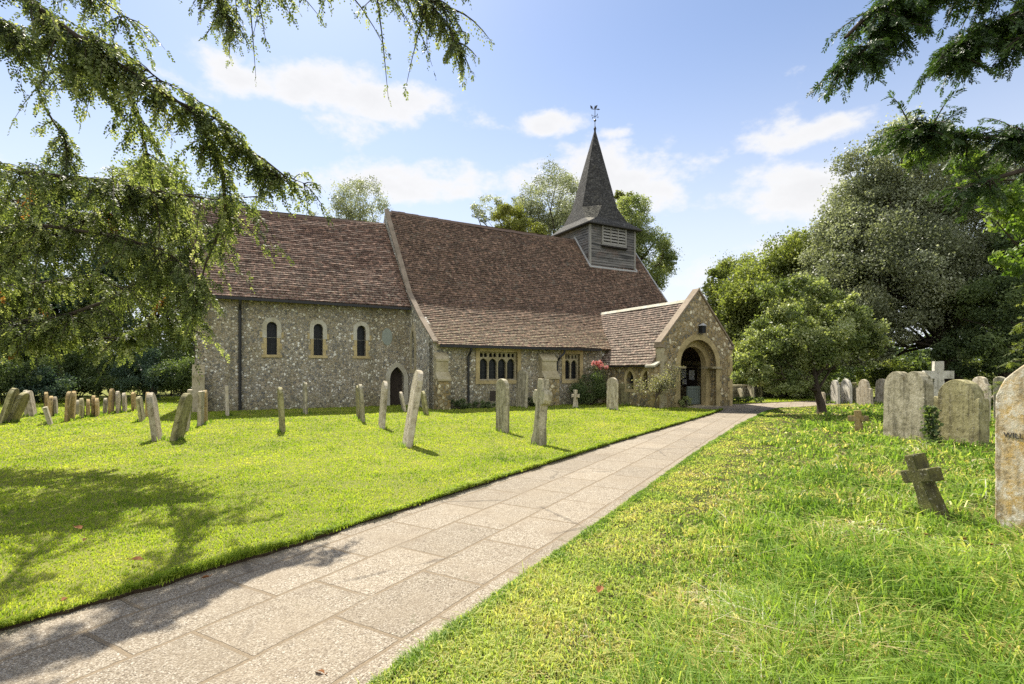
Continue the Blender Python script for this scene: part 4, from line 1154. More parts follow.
# stone crosses
va = math.atan((538-HX)/F); pos = at(538.5, 444.5); h = (444.5-378.5)*pos.y/F
ol = [(-.19, -.15), (.19, -.15), (.17, .12), (.115, .3), (.10, h*.60), (.20, h*.62), (.25, h*.68), (.25, h*.77), (.19, h*.83), (.105, h*.82), (.10, h*.93), (.08, h), (-.08, h), (-.10, h*.93),
      (-.105, h*.82), (-.19, h*.83), (-.25, h*.77), (-.25, h*.68), (-.20, h*.62), (-.10, h*.60), (-.115, h*.3), (-.17, .12)]
make_stone('stone_cross', ol, .20, M['st_grey'], pos, NAT, R(3), R(2), 'weathered stone cross with worn stubby arms at the lawn edge by the path', 'gravestone cross', None, va, seed=91)
pos = at(575.5, 408); h = (408-390)*pos.y/F
make_stone('stone_cross', cross_outline(.36, h, .12, .02, .68, .14), .12, M['st_pale'], pos, R(-55), 0, 0, 'tiny pale stone cross on the grass in front of the rose bush', 'gravestone cross', None, 0, seed=92)
pos = at(859, 431.5); h = (431.5-410.5)*pos.y/F; va = math.atan((859-HX)/F)
make_stone('stone_cross', cross_outline(.46, h, .15, .0, .62, .09), .13, M['st_ochre'], pos, R(-40), R(-4), R(4), 'small brown stone cross in the grass left of the large grey headstones', 'gravestone cross', None, va, seed=93)
pos = at(936, 518); h = (518-458)*pos.y/F; va = math.atan((936-HX)/F)
make_stone('stone_cross', cross_outline(.42, h+.05, .15, .0, .66, .13), .15, M['st_dark'], pos, R(-2), R(-21), R(7), 'dark mossy stone cross tilting backwards, alone in the long grass', 'gravestone cross', None, va, seed=94)
# stepped white marble cross
pos = at(938, 424); d_ = pos.y
wc = empty('marble_cross', pos, 'tall white marble cross on a stepped base behind the large headstone pair', 'gravestone cross')
va = math.atan((938-HX)/F); fx = Vector((math.cos(-.35), math.sin(-.35), 0)); fy = Vector((-math.sin(-.35), math.cos(-.35), 0))
fp = lambda a, b_, z: pos+fx*a+fy*b_+Vector((0, 0, z))
H = (424-360)*d_/F
b = MB()
for k, (r_, z0, z1) in enumerate(((.55, -.1, .28), (.42, .28, .5), (.30, .5, .72))): b.box(fp, -r_, r_, -r_*.8, r_*.8, z0, z1)
b.build('stepped_base', M['white_marble'], wc)
b = MB(); co = cross_outline(.74, H-.76, .24, .0, .66, .17)
b.plate(lambda a, z, t: fp(a, -.1+t, z+.72), [(x, max(z, 0)) for x, z in co], [], 0, .2); b.build('cross', M['white_marble'], wc)

# big lichened stone at the right edge, lettered
phi_w = R(168); wdir = Vector((math.sin(phi_w), math.cos(phi_w), 0))
base_l = Vector((4.97, 5.30, 0)); Wd = 1.1
pos = base_l+wdir*Wd/2
will = make_stone('headstone', stone_outline('round', Wd, 1.74), .14, M['st_will'], pos, phi_w, 0, 0, 'large pale headstone blotched with orange lichen, cut by the right edge, lettered WILL', 'headstone', GR_, 0, .016, seed=77)
nf = Vector((-wdir.y, wdir.x, 0))
if nf.x > 0: nf = -nf
fc = bpy.data.curves.new('inscription', 'FONT'); fc.body = 'WILL'; fc.size = .075; fc.extrude = .002; fc.materials.append(M['letter'])
fo = bpy.data.objects.new('lettering', fc); COL.objects.link(fo); bpy.context.view_layer.update()
fm = bpy.data.meshes.new_from_object(fo.evaluated_get(bpy.context.evaluated_depsgraph_get())); bpy.data.objects.remove(fo)
ft = bpy.data.objects.new('inscription', fm); COL.objects.link(ft); ft.parent = will
tp = base_l+wdir*.085+nf*.073+Vector((0, 0, .95))
rot = Matrix((wdir, Vector((0, 0, 1)), wdir.cross(Vector((0, 0, 1))))).transposed().to_4x4()
bpy.context.view_layer.update()
will_m = Matrix.Translation(will.location) @ will.rotation_euler.to_matrix().to_4x4()
ft.matrix_local = will_m.inverted() @ (Matrix.Translation(tp) @ rot)

# the mower misses the feet of the stones: longer grass stands round each
r = np.random.default_rng(44); V_, T_ = [], []
for o in [x for x in COL.objects if x.get('category') in ('headstone', 'gravestone cross')]:
    q = o.location; dist = max(3.0, math.hypot(q.x, q.y)); rot_ = o.rotation_euler.to_matrix() if o.type == 'MESH' else Matrix.Identity(3)
    xs = [v.co.x for v in o.data.vertices if v.co.z < .3] if o.type == 'MESH' else [-.5, .5]
    hw = max(xs); n_ = int(np.clip(900/dist*hw*2, 40, 320))
    a = r.uniform(-hw-.04, hw+.04, n_); sd_ = np.where(r.random(n_) < .5, -1, 1)*(r.uniform(.06, .17, n_) if o.type == 'MESH' else r.uniform(.45, .6, n_))
    ax = rot_ @ Vector((1, 0, 0)); ax.z = 0; ax.normalize(); ay = Vector((-ax.y, ax.x, 0))
    x, y = q.x+ax.x*a+ay.x*sd_, q.y+ax.y*a+ay.y*sd_
    h = r.uniform(.05, .16, n_)*(1.0 if q.x > 4 else .75); w_ = np.clip(.0011*dist, .004, .03)*r.uniform(.7, 1.2, n_); t_ = r.uniform(0, 6.28, n_); l_ = r.uniform(0, .07, n_); l2 = r.uniform(0, 6.28, n_)
    dx, dy = np.cos(t_)*w_, np.sin(t_)*w_; tx, ty = x+np.cos(l2)*l_, y+np.sin(l2)*l_; z_ = np.zeros(n_)
    V_.append(np.stack([np.stack([x-dx, y-dy, z_-.01], 1), np.stack([x+dx, y+dy, z_-.01], 1), np.stack([tx+dx*.2, ty+dy*.2, h], 1), np.stack([tx-dx*.2, ty-dy*.2, h], 1)], 1).reshape(-1, 3)); T_.append(r.uniform(.05, .75, n_))
tag(np_mesh('grass', np.concatenate(V_), 4, M['grass_long'], np.concatenate(T_)), 'longer unmown grass standing round the feet of the gravestones', 'grass', kind='stuff')

# ------------------------------------------------------------------ vegetation


def rand_unit(r, n):
    v = r.normal(size=(n, 3)); return v/np.linalg.norm(v, axis=1, keepdims=True)


def leaf_quads(r, c, size, aspect=.55, normal=None, bias=.0):
    n = len(c); a = rand_unit(r, n)
    if normal is not None: a2 = normal*bias+rand_unit(r, n)*(1-bias)
    else: a2 = rand_unit(r, n)
    b_ = np.cross(a, a2); b_ /= np.linalg.norm(b_, axis=1, keepdims=True)+1e-9
    s = size*r.uniform(.6, 1.3, n)[:, None]
    A, B = a*s*.5, b_*s*.5*aspect
    return np.stack([c-A, c+B-A*.1, c+A, c-B-A*.1], 1).reshape(-1, 3)


def make_crown(seed, c, rad, n_cl, n_leaf, size, r_cl=.28, hollow=.55, flat=.75, droop=0.):
    """leaf clumps through an ellipsoid; returns leaf quads, tints, clump centres"""
    r = np.random.default_rng(seed); c = np.array(c); rad = np.array(rad); n_cl = int(n_cl*1.7); n_leaf = int(n_leaf*1.7); size = size*.74; r_cl = r_cl*.82
    u = rand_unit(r, n_cl); k = r.uniform(hollow, 1, n_cl)**.7
    cl = c+u*k[:, None]*rad*np.where(u[:, 2:3] < -.3, .9, 1)
    rc = r_cl*rad.mean()*r.uniform(.55, 1.25, n_cl)
    w = rc**2*r.uniform(.5, 1.3, n_cl); idx = r.choice(n_cl, n_leaf, p=w/w.sum())
    d = rand_unit(r, n_leaf); q = r.uniform(.35, 1, n_leaf)**.5
    pos = cl[idx]+d*(rc[idx]*q)[:, None]*np.array([1, 1, flat])
    # a few twigs stick out past the clumps
    out = r.random(n_leaf) < .28; pos[out] += d[out]*(rc[idx[out]]*r.uniform(.05, .7, out.sum()))[:, None]
    pos[:, 2] -= droop*rc[idx]*r.random(n_leaf)
    tc_ = r.uniform(0, 1, n_cl)
    tint = np.clip(.55*tc_[idx]+.45*r.random(n_leaf), 0, 1)
    return leaf_quads(r, pos, size, .6, d, .35), tint, cl


def limb_path(r, a, b_, k=5, wob=.08):
    a, b_ = np.array(a), np.array(b_); L = np.linalg.norm(b_-a)
    pts = [a+(b_-a)*t+(r.normal(size=3)*wob*L*(0 < t < 1)) for t in np.linspace(0, 1, k)]
    return [Vector(p) for p in pts]


def make_tree(name, label, base, tr, trunk_h, crowns, mat, seed, size, group=None, cat='tree', n_limbs=14, stems=1):
    """crowns: list of (centre, radii, clumps, leaves)"""
    r = np.random.default_rng(seed+5); base = Vector(base)
    t = empty(name, base, label, cat, group)
    V, T, CL = [], [], []
    for k, (c, rad, ncl, nl) in enumerate(crowns):
        v, ti, cl = make_crown(seed+k*13, c, rad, ncl, nl, size); V.append(v); T.append(ti); CL.append(cl)
    CLa = np.concatenate(CL)
    np_mesh('crown', np.concatenate(V), 4, mat, np.concatenate(T), t)
    b = MB(); top = Vector(CLa.mean(0)); top.z = max(top.z, base.z+trunk_h)
    for s in range(stems):
        off = Vector((r.uniform(-1, 1), r.uniform(-1, 1), 0))*tr*(1.6 if stems > 1 else 0)
        fork = base+off*1.6+Vector((r.uniform(-.15, .15), r.uniform(-.1, .1), trunk_h))
        k = 1.0 if stems == 1 else .62
        b.tube([base+off-Vector((0, 0, .15)), base+off+Vector((0, 0, .12)), base+off*1.2+(fork-base-off)*.5+Vector((r.uniform(-.06, .06), 0, 0)), fork, fork+(top-fork)*.55, top], [tr*1.5*k, tr*1.12*k, tr*k, tr*.85*k, tr*.5*k, tr*.1], 10)
        pick = r.choice(len(CLa), min(n_limbs, len(CLa)), replace=False)
        for i in pick:
            a = fork+(top-fork)*r.uniform(0, .55)
            p = limb_path(r, a, CLa[i]); rr_ = tr*k*r.uniform(.22, .4)
            b.tube(p, [rr_, rr_*.75, rr_*.55, rr_*.35, rr_*.12], 6, False)
    b.build('trunk', M['bark'], t, True)
    return t


def cr(px, py, d, rx, ry, rz, ncl, nl):
    p = pt(px, py, d); return ((p.x, p.y, p.z), (rx, ry, rz), ncl, nl)


def gpos(px, d): return ((px-HX)/F*d, d, 0)


GT = 'tall trees beyond the graves on the right'
# small dark-trunked tree right of the path
make_tree('small_tree', 'small spreading tree with a short dark leaning trunk on the grass right of the path', gpos(822, 19.8), .15, .75,
          [cr(810, 335, 19.8, 1.9, 1.8, 1.35, 30, 15000), cr(792, 298, 20, 1.25, 1.2, .85, 16, 6200), cr(855, 330, 19.6, 1.05, 1.2, .8, 16, 5000), cr(766, 350, 20, 1.0, 1.2, 1.15, 18, 7500), cr(836, 306, 20, .9, .9, .7, 12, 3600), cr(868, 356, 19.5, .55, .7, .4, 8, 1500), cr(780, 383, 19.6, 1.1, .8, .5, 12, 3600), cr(752, 372, 19.8, .7, .8, .7, 9, 2600)],
          M['leaf_mid'], 21, .135, None, n_limbs=18)
make_tree('silvery_tree', 'tallest tree on the right, wide silvery grey crown over a thick dark trunk', gpos(957, 30), .62, 2.6,
          [cr(940, 235, 30, 5.2, 4.5, 5.0, 70, 62000), cr(880, 275, 29, 4.2, 3.6, 4.2, 56, 42000), cr(905, 178, 30, 3.6, 3, 3.0, 50, 20000), cr(990, 260, 30, 4.2, 4, 5, 50, 36000), cr(850, 330, 29, 2.6, 2.5, 2.2, 26, 14000), cr(868, 215, 30, 2.4, 2, 2.4, 30, 8000)],
          M['leaf_silver'], 31, .19, GT, n_limbs=22, stems=3)
make_tree('broad_tree', 'broad mid green tree with rounded crown between the silvery tree and the porch', gpos(790, 34), .4, 1.6,
          [cr(800, 300, 34, 3.9, 3.5, 4.4, 60, 34000), cr(768, 320, 34, 3.0, 3, 3.8, 46, 22000), cr(835, 285, 34, 3.0, 3, 3.2, 40, 17000), cr(775, 365, 33, 3.4, 2.5, 1.8, 34, 14000), cr(800, 262, 34, 2.2, 2, 1.6, 26, 8000)],
          M['leaf_green'], 41, .23, GT)
make_tree('hazel_tree', 'greyish green tree standing just behind the porch gable', gpos(738, 38), .3, 1.4,
          [cr(740, 305, 38, 2.4, 2.4, 3.8, 50, 20000), cr(745, 350, 37, 2.2, 2.4, 2.6, 36, 13000), cr(726, 285, 38, 1.3, 1.3, 1.8, 22, 6000)], M['leaf_green'], 51, .2, GT)
make_tree('evergreen_tree', 'dark evergreen tree behind the large headstones at the right edge', gpos(1010, 25), .3, 1.2,
          [cr(1010, 320, 25, 2.2, 2.2, 2.9, 30, 16000), cr(1040, 280, 25, 2.4, 2.2, 3.5, 30, 15000), cr(985, 352, 25, 1.9, 1.8, 1.2, 18, 8000)], M['leaf_dark'], 61, .17, GT)
# behind the church roofs
GB = 'trees rising behind the church roofs'
make_tree('thin_tree', 'thin open tree showing above the chancel roof ridge', gpos(358, 52), .3, 8,
          [cr(360, 206, 52, 2.7, 2.5, 2.8, 70, 6500), cr(345, 218, 52, 2.0, 2, 1.8, 34, 3000), cr(318, 222, 52, 1.2, 1.2, 1.0, 14, 600)], M['leaf_silver'], 71, .2, GB, n_limbs=24)
make_tree('ash_tree', 'open crowned tree directly left of the spire above the nave ridge', gpos(550, 48), .35, 8,
          [cr(552, 200, 48, 2.8, 2.6, 3.0, 90, 12000), cr(562, 240, 48, 3, 2.6, 2.6, 60, 9000), cr(524, 220, 48, 2.0, 2, 2.2, 44, 5500), cr(488, 210, 48, 1.6, 1.4, 1.4, 22, 1700)], M['leaf_silver'], 81, .19, GB, n_limbs=24)
make_tree('yellow_tree', 'yellowish tree peeping over the nave ridge far left of the spire', gpos(508, 44), .25, 7,
          [cr(510, 222, 44, 1.7, 1.8, 1.3, 40, 7500), cr(525, 236, 44, 1.8, 1.8, 1.3, 30, 5000)], M['leaf_yellow'], 91, .17, GB)
make_tree('dark_tree', 'dark green tree standing right of the bell turret behind the nave', gpos(640, 45), .4, 6,
          [cr(632, 222, 45, 1.8, 2, 2.3, 50, 9000), cr(648, 262, 45, 2.2, 2.2, 2.8, 60, 13000), cr(622, 240, 45, 2.3, 2.5, 3.2, 50, 9000), cr(667, 262, 45, .9, 1.2, 1.0, 18, 2200)], M['leaf_mid'], 101, .18, GB)
make_tree('yellow_tree', 'yellowish tree squeezed between the spire and the dark tree behind the nave', gpos(622, 48), .2, 7,
          [cr(621, 203, 48, 1.0, 1.2, 1.2, 10, 2600)], M['leaf_yellow'], 103, .22, GB)
# left background
GH = 'trees closing the far left side of the churchyard'
for k, (px, d, top, hw, mat, sd, lab) in enumerate([
        (-60, 30, 150, 5.2, 'leaf_green', 201, 'tall green tree at the far left edge behind the yew'),
        (60, 36, 180, 5.0, 'leaf_blue', 211, 'bluish green tree behind the left end of the back row of headstones'),
        (150, 38, 158, 4.8, 'leaf_green', 221, 'tall light green tree seen through the yew above the back row of headstones'),
        (225, 44, 200, 4.4, 'leaf_blue', 231, 'bluish tree behind the east end of the chancel')]):
    zt_ = EYE+(HY-top)*d/F; cz = zt_*.56; x = (px-HX)/F*d
    make_tree('broadleaf_tree', lab, (x, d, 0), .38, 2.0, [((x, d, cz+zt_*.1), (hw*.8, hw*.7, zt_*.36), 46, 24000), ((x+.6, d-.8, cz*.62), (hw, hw*.7, zt_*.24), 34, 18000)], M[mat], sd, .25, GH)


def make_shrub(name, label, base, rx, ry, h, mat, seed, n, size, group=None, ncl=22, cat='shrub', stems=5):
    t = empty(name, base, label, cat, group); r = np.random.default_rng(seed)
    v, ti, cl = make_crown(seed, (base[0], base[1], h*.52), (rx, ry, h*.5), ncl, n, size, .34, .3)
    v[:, 2] = np.maximum(v[:, 2], .01)
    np_mesh('foliage', v, 4, mat, ti, t)
    b = MB()
    for i in range(stems):
        c = cl[r.integers(len(cl))]; b.tube(limb_path(r, (base[0]+r.uniform(-.1, .1), base[1]+r.uniform(-.1, .1), -.05), c, 4, .06), [.03, .024, .016, .006], 5, False)
    b.build('stem', M['bark'], t); return t


GS = 'dark shrubs under the trees at the far left'
for k, (px, d, top, lab) in enumerate([
        (-45, 25, 352, 'dark shrub at the outer left edge behind the mossy leaning headstones'), (0, 26, 345, 'dark shrub behind the two leftmost leaning headstones'), (42, 27, 372, 'low bluish shrub just behind the close pair near the left edge'),
        (75, 29, 348, 'dark shrub behind the tall ochre twin headstones'), (115, 29, 355, 'dark shrub behind the tallest headstone of the back row'),
        (150, 29, 350, 'dark shrub behind the end of the back row'), (186, 29, 356, 'dark shrub nearest to the corner of the chancel')]):
    h = EYE+(HY-top)*d/F; x = (px-HX)/F*d
    make_shrub('shrub', lab, (x, d, 0), 1.7, 1.3, h, M['leaf_blue' if k in (2, 5) else 'leaf_dark'], 300+k*7, 6500, .15, GS)
for k, (px, d, lab) in enumerate([(-20, 33, 'dark shrub far back behind the leftmost leaning headstones'), (58, 34, 'dark shrub far back between the touching low pair and the ochre twins'), (98, 34, 'dark shrub far back behind the four low headstones'), (135, 34, 'dark shrub far back beyond the end of the back row'), (170, 34, 'dark shrub far back left of the chancel corner buttress'), (20, 35, 'dark shrub far back behind the pale front headstone near the left edge')]):
    make_shrub('shrub', lab, ((px-HX)/F*d, d, 0), 1.9, 1.2, 3.6, M['leaf_dark'], 360+k*7, 5000, .19, GS)
GRS = 'shrubs along the far right boundary'
for k, (px, d, top, lab) in enumerate([(800, 31, 368, 'low shrub behind the little tree right of the path'), (890, 33, 362, 'low shrub behind the white headstones of the far right row'), (985, 31, 356, 'bushy shrub behind the hidden pale headstone at right'), (1040, 27, 330, 'bushy shrub beyond the lichened stone at the right edge')]):
    h = EYE+(HY-top)*d/F; x = (px-HX)/F*d
    make_shrub('shrub', lab, (x, d, 0), 2.0, 1.5, h, M['leaf_green' if k % 2 else 'leaf_mid'], 400+k*7, 6500, .15, GRS)

# far wood all round, one mass
r = np.random.default_rng(77); V, T = [], []
for k in range(150):
    a = R(-100)+R(200)*k/149; d = r.uniform(62, 80); hh = r.uniform(5, 10) if not R(-40) < a < R(40) else r.uniform(3.0, 5.5)
    v, ti, _ = make_crown(900+k, (d*math.sin(a), d*math.cos(a), hh*.5), (3.4, 3, hh*.5), 9, 900, .55, .5, .2); V.append(v); T.append(ti)
tag(np_mesh('distant_wood', np.concatenate(V), 4, M['leaf_dark'], np.concatenate(T)), 'dark far off belt of woodland closing the horizon', 'wood', kind='stuff')

# low flint wall beyond the porch
b = MB(); a_, c_ = Vector((12.6, 31.5, 0)), Vector((26, 38.5, 0)); dd = (c_-a_).normalized(); nn_ = Vector((dd.y, -dd.x, 0))
wp = lambda a, b_, z: a_+dd*a+nn_*b_+Vector((0, 0, z))
fw = empty('boundary_wall', a_, 'low old flint wall with stone coping beyond the porch', 'wall')
b.box(wp, 0, 15, 0, .4, -.1, .72); b.build('wall', M['flint'], fw)
b = MB(); b.box(wp, -.05, 15.05, -.06, .46, .722, .82); b.build('coping', M['ashlar'], fw)
# row of clipped edging plants beyond the path
ge = 'low tufts edging the grass beyond the porch'
for k in range(6):
    p = at(735+k*5.0, 402.6)
    make_shrub('edging_plant', 'low dark tuft in the edging row beyond the porch', (p.x, p.y, 0), .2, .2, .3, M['leaf_dark'], 600+k, 350, .06, ge, 8, 'plant', 2)

# rose bush by the nave window
p = FP(7.55, .95, 0)
rb = make_shrub('rose_bush', 'dark leaved bush with pink red roses below the two light window', (p.x, p.y, 0), 1.15, .7, 1.55, M['leaf_dark'], 501, 9000, .07, None, 26, 'bush', 8)
v, ti, _ = make_crown(507, FP(8.1, 1.0, 1.35), (.6, .45, .65), 16, 3800, .065, .32, .2); np_mesh('pale_foliage', v, 4, M['leaf_rose'], ti, rb)
r = np.random.default_rng(9)
for k in range(7):
    c = np.array(FP(7.62+.12*k+r.uniform(-.05, .05), 1.25+r.uniform(-.1, .2), 1.98+r.uniform(-.2, .2)))
    d = rand_unit(r, 60); np_mesh('rose', leaf_quads(r, c+d*r.uniform(.02, .12, 60)[:, None], .085, .9, d, .6), 4, M['petal'], r.random(60), rb)
# thin rose tree at the porch corner
p = at(656, 409.5)
rt = empty('rose_tree', p, 'thin pale leaved rose tree before the porch corner', 'rose tree')
b = MB(); r = np.random.default_rng(15); tips = []
for k in range(9):
    e = p+Vector((r.uniform(-.65, .75), r.uniform(-.3, .3), r.uniform(1.0, 1.75)))
    q = [p+Vector((0, 0, -.05)), p+Vector((0, 0, .5)), p+(e-p)*.65+Vector((0, 0, .2)), e, e+Vector(((e.x-p.x)*.3, 0, -.12))]
    b.tube(q, [.028, .024, .014, .008, .004], 5, False); tips += q[2:]
b.build('stem', M['bark'], rt)
cl = np.array([tuple(x) for x in tips]); n_ = 2600; c = cl[r.integers(0, len(cl), n_)]+r.normal(size=(n_, 3))*np.array([.16, .16, .15])
np_mesh('foliage', leaf_quads(r, c, .065, .6), 4, M['leaf_rose'], r.random(n_), rt)
p = FP(10.35, PP+.25, 0)
make_shrub('doorway_plant', 'small leafy green plant at the left foot of the porch arch', (p.x, p.y, 0), .35, .2, .55, M['leaf_mid'], 520, 900, .06, None, 10, 'plant', 3)
for k, (u, w_, h_, lab) in enumerate([(1.1, .7, .42, 'low dark plants at the nave wall foot just right of the corner buttress'), (2.2, .6, .3, 'low dark plants at the wall foot below the four light window'), (4.6, .7, .38, 'low dark plants at the wall foot left of the second buttress')]):
    p = FP(u, .45, 0); make_shrub('wall_plant', lab, (p.x, p.y, 0), w_, .3, h_, M['leaf_dark'], 530+k, 1500, .06, 'low plants along the nave wall', 12, 'plant', 2)
# ivy in the gap of the two big stones
p = at(931.5, 446); b = empty('ivy', p, 'glossy dark ivy climbing in the gap between the two large headstones', 'ivy')
r = np.random.default_rng(5); n_ = 520; c = np.array(p)+np.stack([r.normal(size=n_)*.075, r.normal(size=n_)*.06, r.uniform(0, .85, n_)], 1)
np_mesh('foliage', leaf_quads(r, c, .085, .85), 4, M['leaf_dark'], r.random(n_), b)
mb = MB(); mb.tube([p, p+Vector((.05, 0, .4)), p+Vector((-.03, 0, .85))], [.015, .012, .005], 5); mb.build('stem', M['bark'], b)

# ------------------------------------------------------------------ yew sprays


def sprays(r, limb, n_tw, tw_len, hang, bl_len, nd_len, nd_w, m_bl=9, k_nd=14, up=.0, t_range=(.05, 1), clus=0, spread=1.0):
    """twigs off a limb, branchlets off the twigs, paired needles on the branchlets.  Returns needle quads, tints, twig paths"""
    L = np.array([tuple(p) for p in limb]); seg = np.linalg.norm(np.diff(L, axis=0), axis=1); cum = np.concatenate([[0], np.cumsum(seg)])
    s = r.uniform(*t_range, n_tw)
    if clus:                                              # twigs bunch together and leave gaps between the bunches
        cc = r.uniform(*t_range, clus); s = np.where(r.random(n_tw) < .85, np.clip(cc[r.integers(0, clus, n_tw)]+r.normal(size=n_tw)*.012, *t_range), s)
    s = s*cum[-1]
    o = np.stack([np.interp(s, cum, L[:, k]) for k in range(3)], 1)
    i = np.clip(np.searchsorted(cum, s)-1, 0, len(seg)-1); tan = (L[i+1]-L[i])/seg[i][:, None]
    d = tan*r.uniform(.2, .9, n_tw)[:, None]+r.normal(size=(n_tw, 3))*np.array([.75, .75, .45])*spread; d[:, 2] += up-hang*.35
    d /= np.linalg.norm(d, axis=1, keepdims=True)
    ln = tw_len*r.uniform(.35, 1.0, n_tw)*np.where(r.random(n_tw) < .18, 1.6, 1)
    # twig curve
    tt = np.linspace(0, 1, 5)
    paths = o[:, None]+d[:, None]*(ln[:, None]*tt)[:, :, None]
    paths[:, :, 2] -= hang*(ln[:, None]*tt**2)*.55
    # branchlets
    t = np.tile(np.linspace(.12, 1, m_bl), (n_tw, 1)); t += r.uniform(-.05, .05, t.shape)
    bo = o[:, None]+d[:, None]*(ln[:, None]*t)[:, :, None]; bo[:, :, 2] -= hang*(ln[:, None]*t**2)*.55
    td = d[:, None]+np.zeros_like(bo); td[:, :, 2] -= hang*1.1*t
    td /= np.linalg.norm(td, axis=2, keepdims=True)
    side = np.cross(td, np.array([0, 0, 1.])); side /= np.linalg.norm(side, axis=2, keepdims=True)+1e-6
    sg = np.where(np.arange(m_bl) % 2 == 0, 1, -1)[None, :, None]
    bd = td*.75+side*sg*r.uniform(.3, .9, (n_tw, m_bl, 1))+r.normal(size=td.shape)*.22; bd[:, :, 2] -= hang*.6
    bd /= np.linalg.norm(bd, axis=2, keepdims=True)
    bl = bl_len*r.uniform(.5, 1.2, (n_tw, m_bl))*(1.05-.45*t)
    bo, bd, bl = bo.reshape(-1, 3), bd.reshape(-1, 3), bl.reshape(-1); nb_ = len(bl)
    # needles
    u = np.tile(np.linspace(.06, 1, k_nd), (nb_, 1))
    no = bo[:, None]+bd[:, None]*(bl[:, None]*u)[:, :, None]; no[:, :, 2] -= hang*.35*bl[:, None]*u**2
    sd = np.cross(bd, r.normal(size=(nb_, 3))*.5+np.array([0, 0, 1.])); sd /= np.linalg.norm(sd, axis=1, keepdims=True)+1e-6
    sg = np.where(np.arange(k_nd) % 2 == 0, 1, -1)[None, :, None]
    nd = bd[:, None]*.7+sd[:, None]*sg*.75+r.normal(size=no.shape)*.2; nd /= np.linalg.norm(nd, axis=2, keepdims=True)
    nl = nd_len*r.uniform(.7, 1.2, (nb_, k_nd, 1))*(1.1-.5*u[:, :, None])
    wv_ = np.cross(nd, np.cross(bd, sd)[:, None]+r.normal(size=no.shape)*.3); wv_ /= np.linalg.norm(wv_, axis=2, keepdims=True)+1e-6
    wv_ = wv_*nd_w*.5
    q = np.stack([no, no+nd*nl*.5+wv_, no+nd*nl, no+nd*nl*.5-wv_], 2).reshape(-1, 3)
    ti = np.repeat(np.clip(np.repeat(r.random(n_tw), m_bl)*.45+r.random(nb_)*.4, 0, 1), k_nd)
    ti = np.clip(ti+r.uniform(-.2, .22, len(ti)), 0, .92)
    # whole branchlets now and then turned russet
    rus = np.repeat(np.repeat(r.random(n_tw) < .006, m_bl), k_nd); ti[rus] = .98
    return q, ti, paths


def yew(t, limbs, mat, seed, name_f='foliage', trunk=None):
    r = np.random.default_rng(seed); Q, T = [], []; b = MB()
    for pts, rad, kw in limbs:
        k = len(pts); b.tube(pts, [rad*(1-.8*i/(k-1)) for i in range(k)], 7, False)
        q, ti, paths = sprays(r, pts, **kw); Q.append(q); T.append(ti)
        for p in paths: b.tube([Vector(x) for x in p], [.011, .009, .007, .005, .002], 3, False)
    if trunk: b.tube(*trunk)
    np_mesh(name_f, np.concatenate(Q), 4, mat, np.concatenate(T), t)
    b.build('trunk', M['bark'], t, True)


def pl_(*a): return [pt(*x) for x in a]


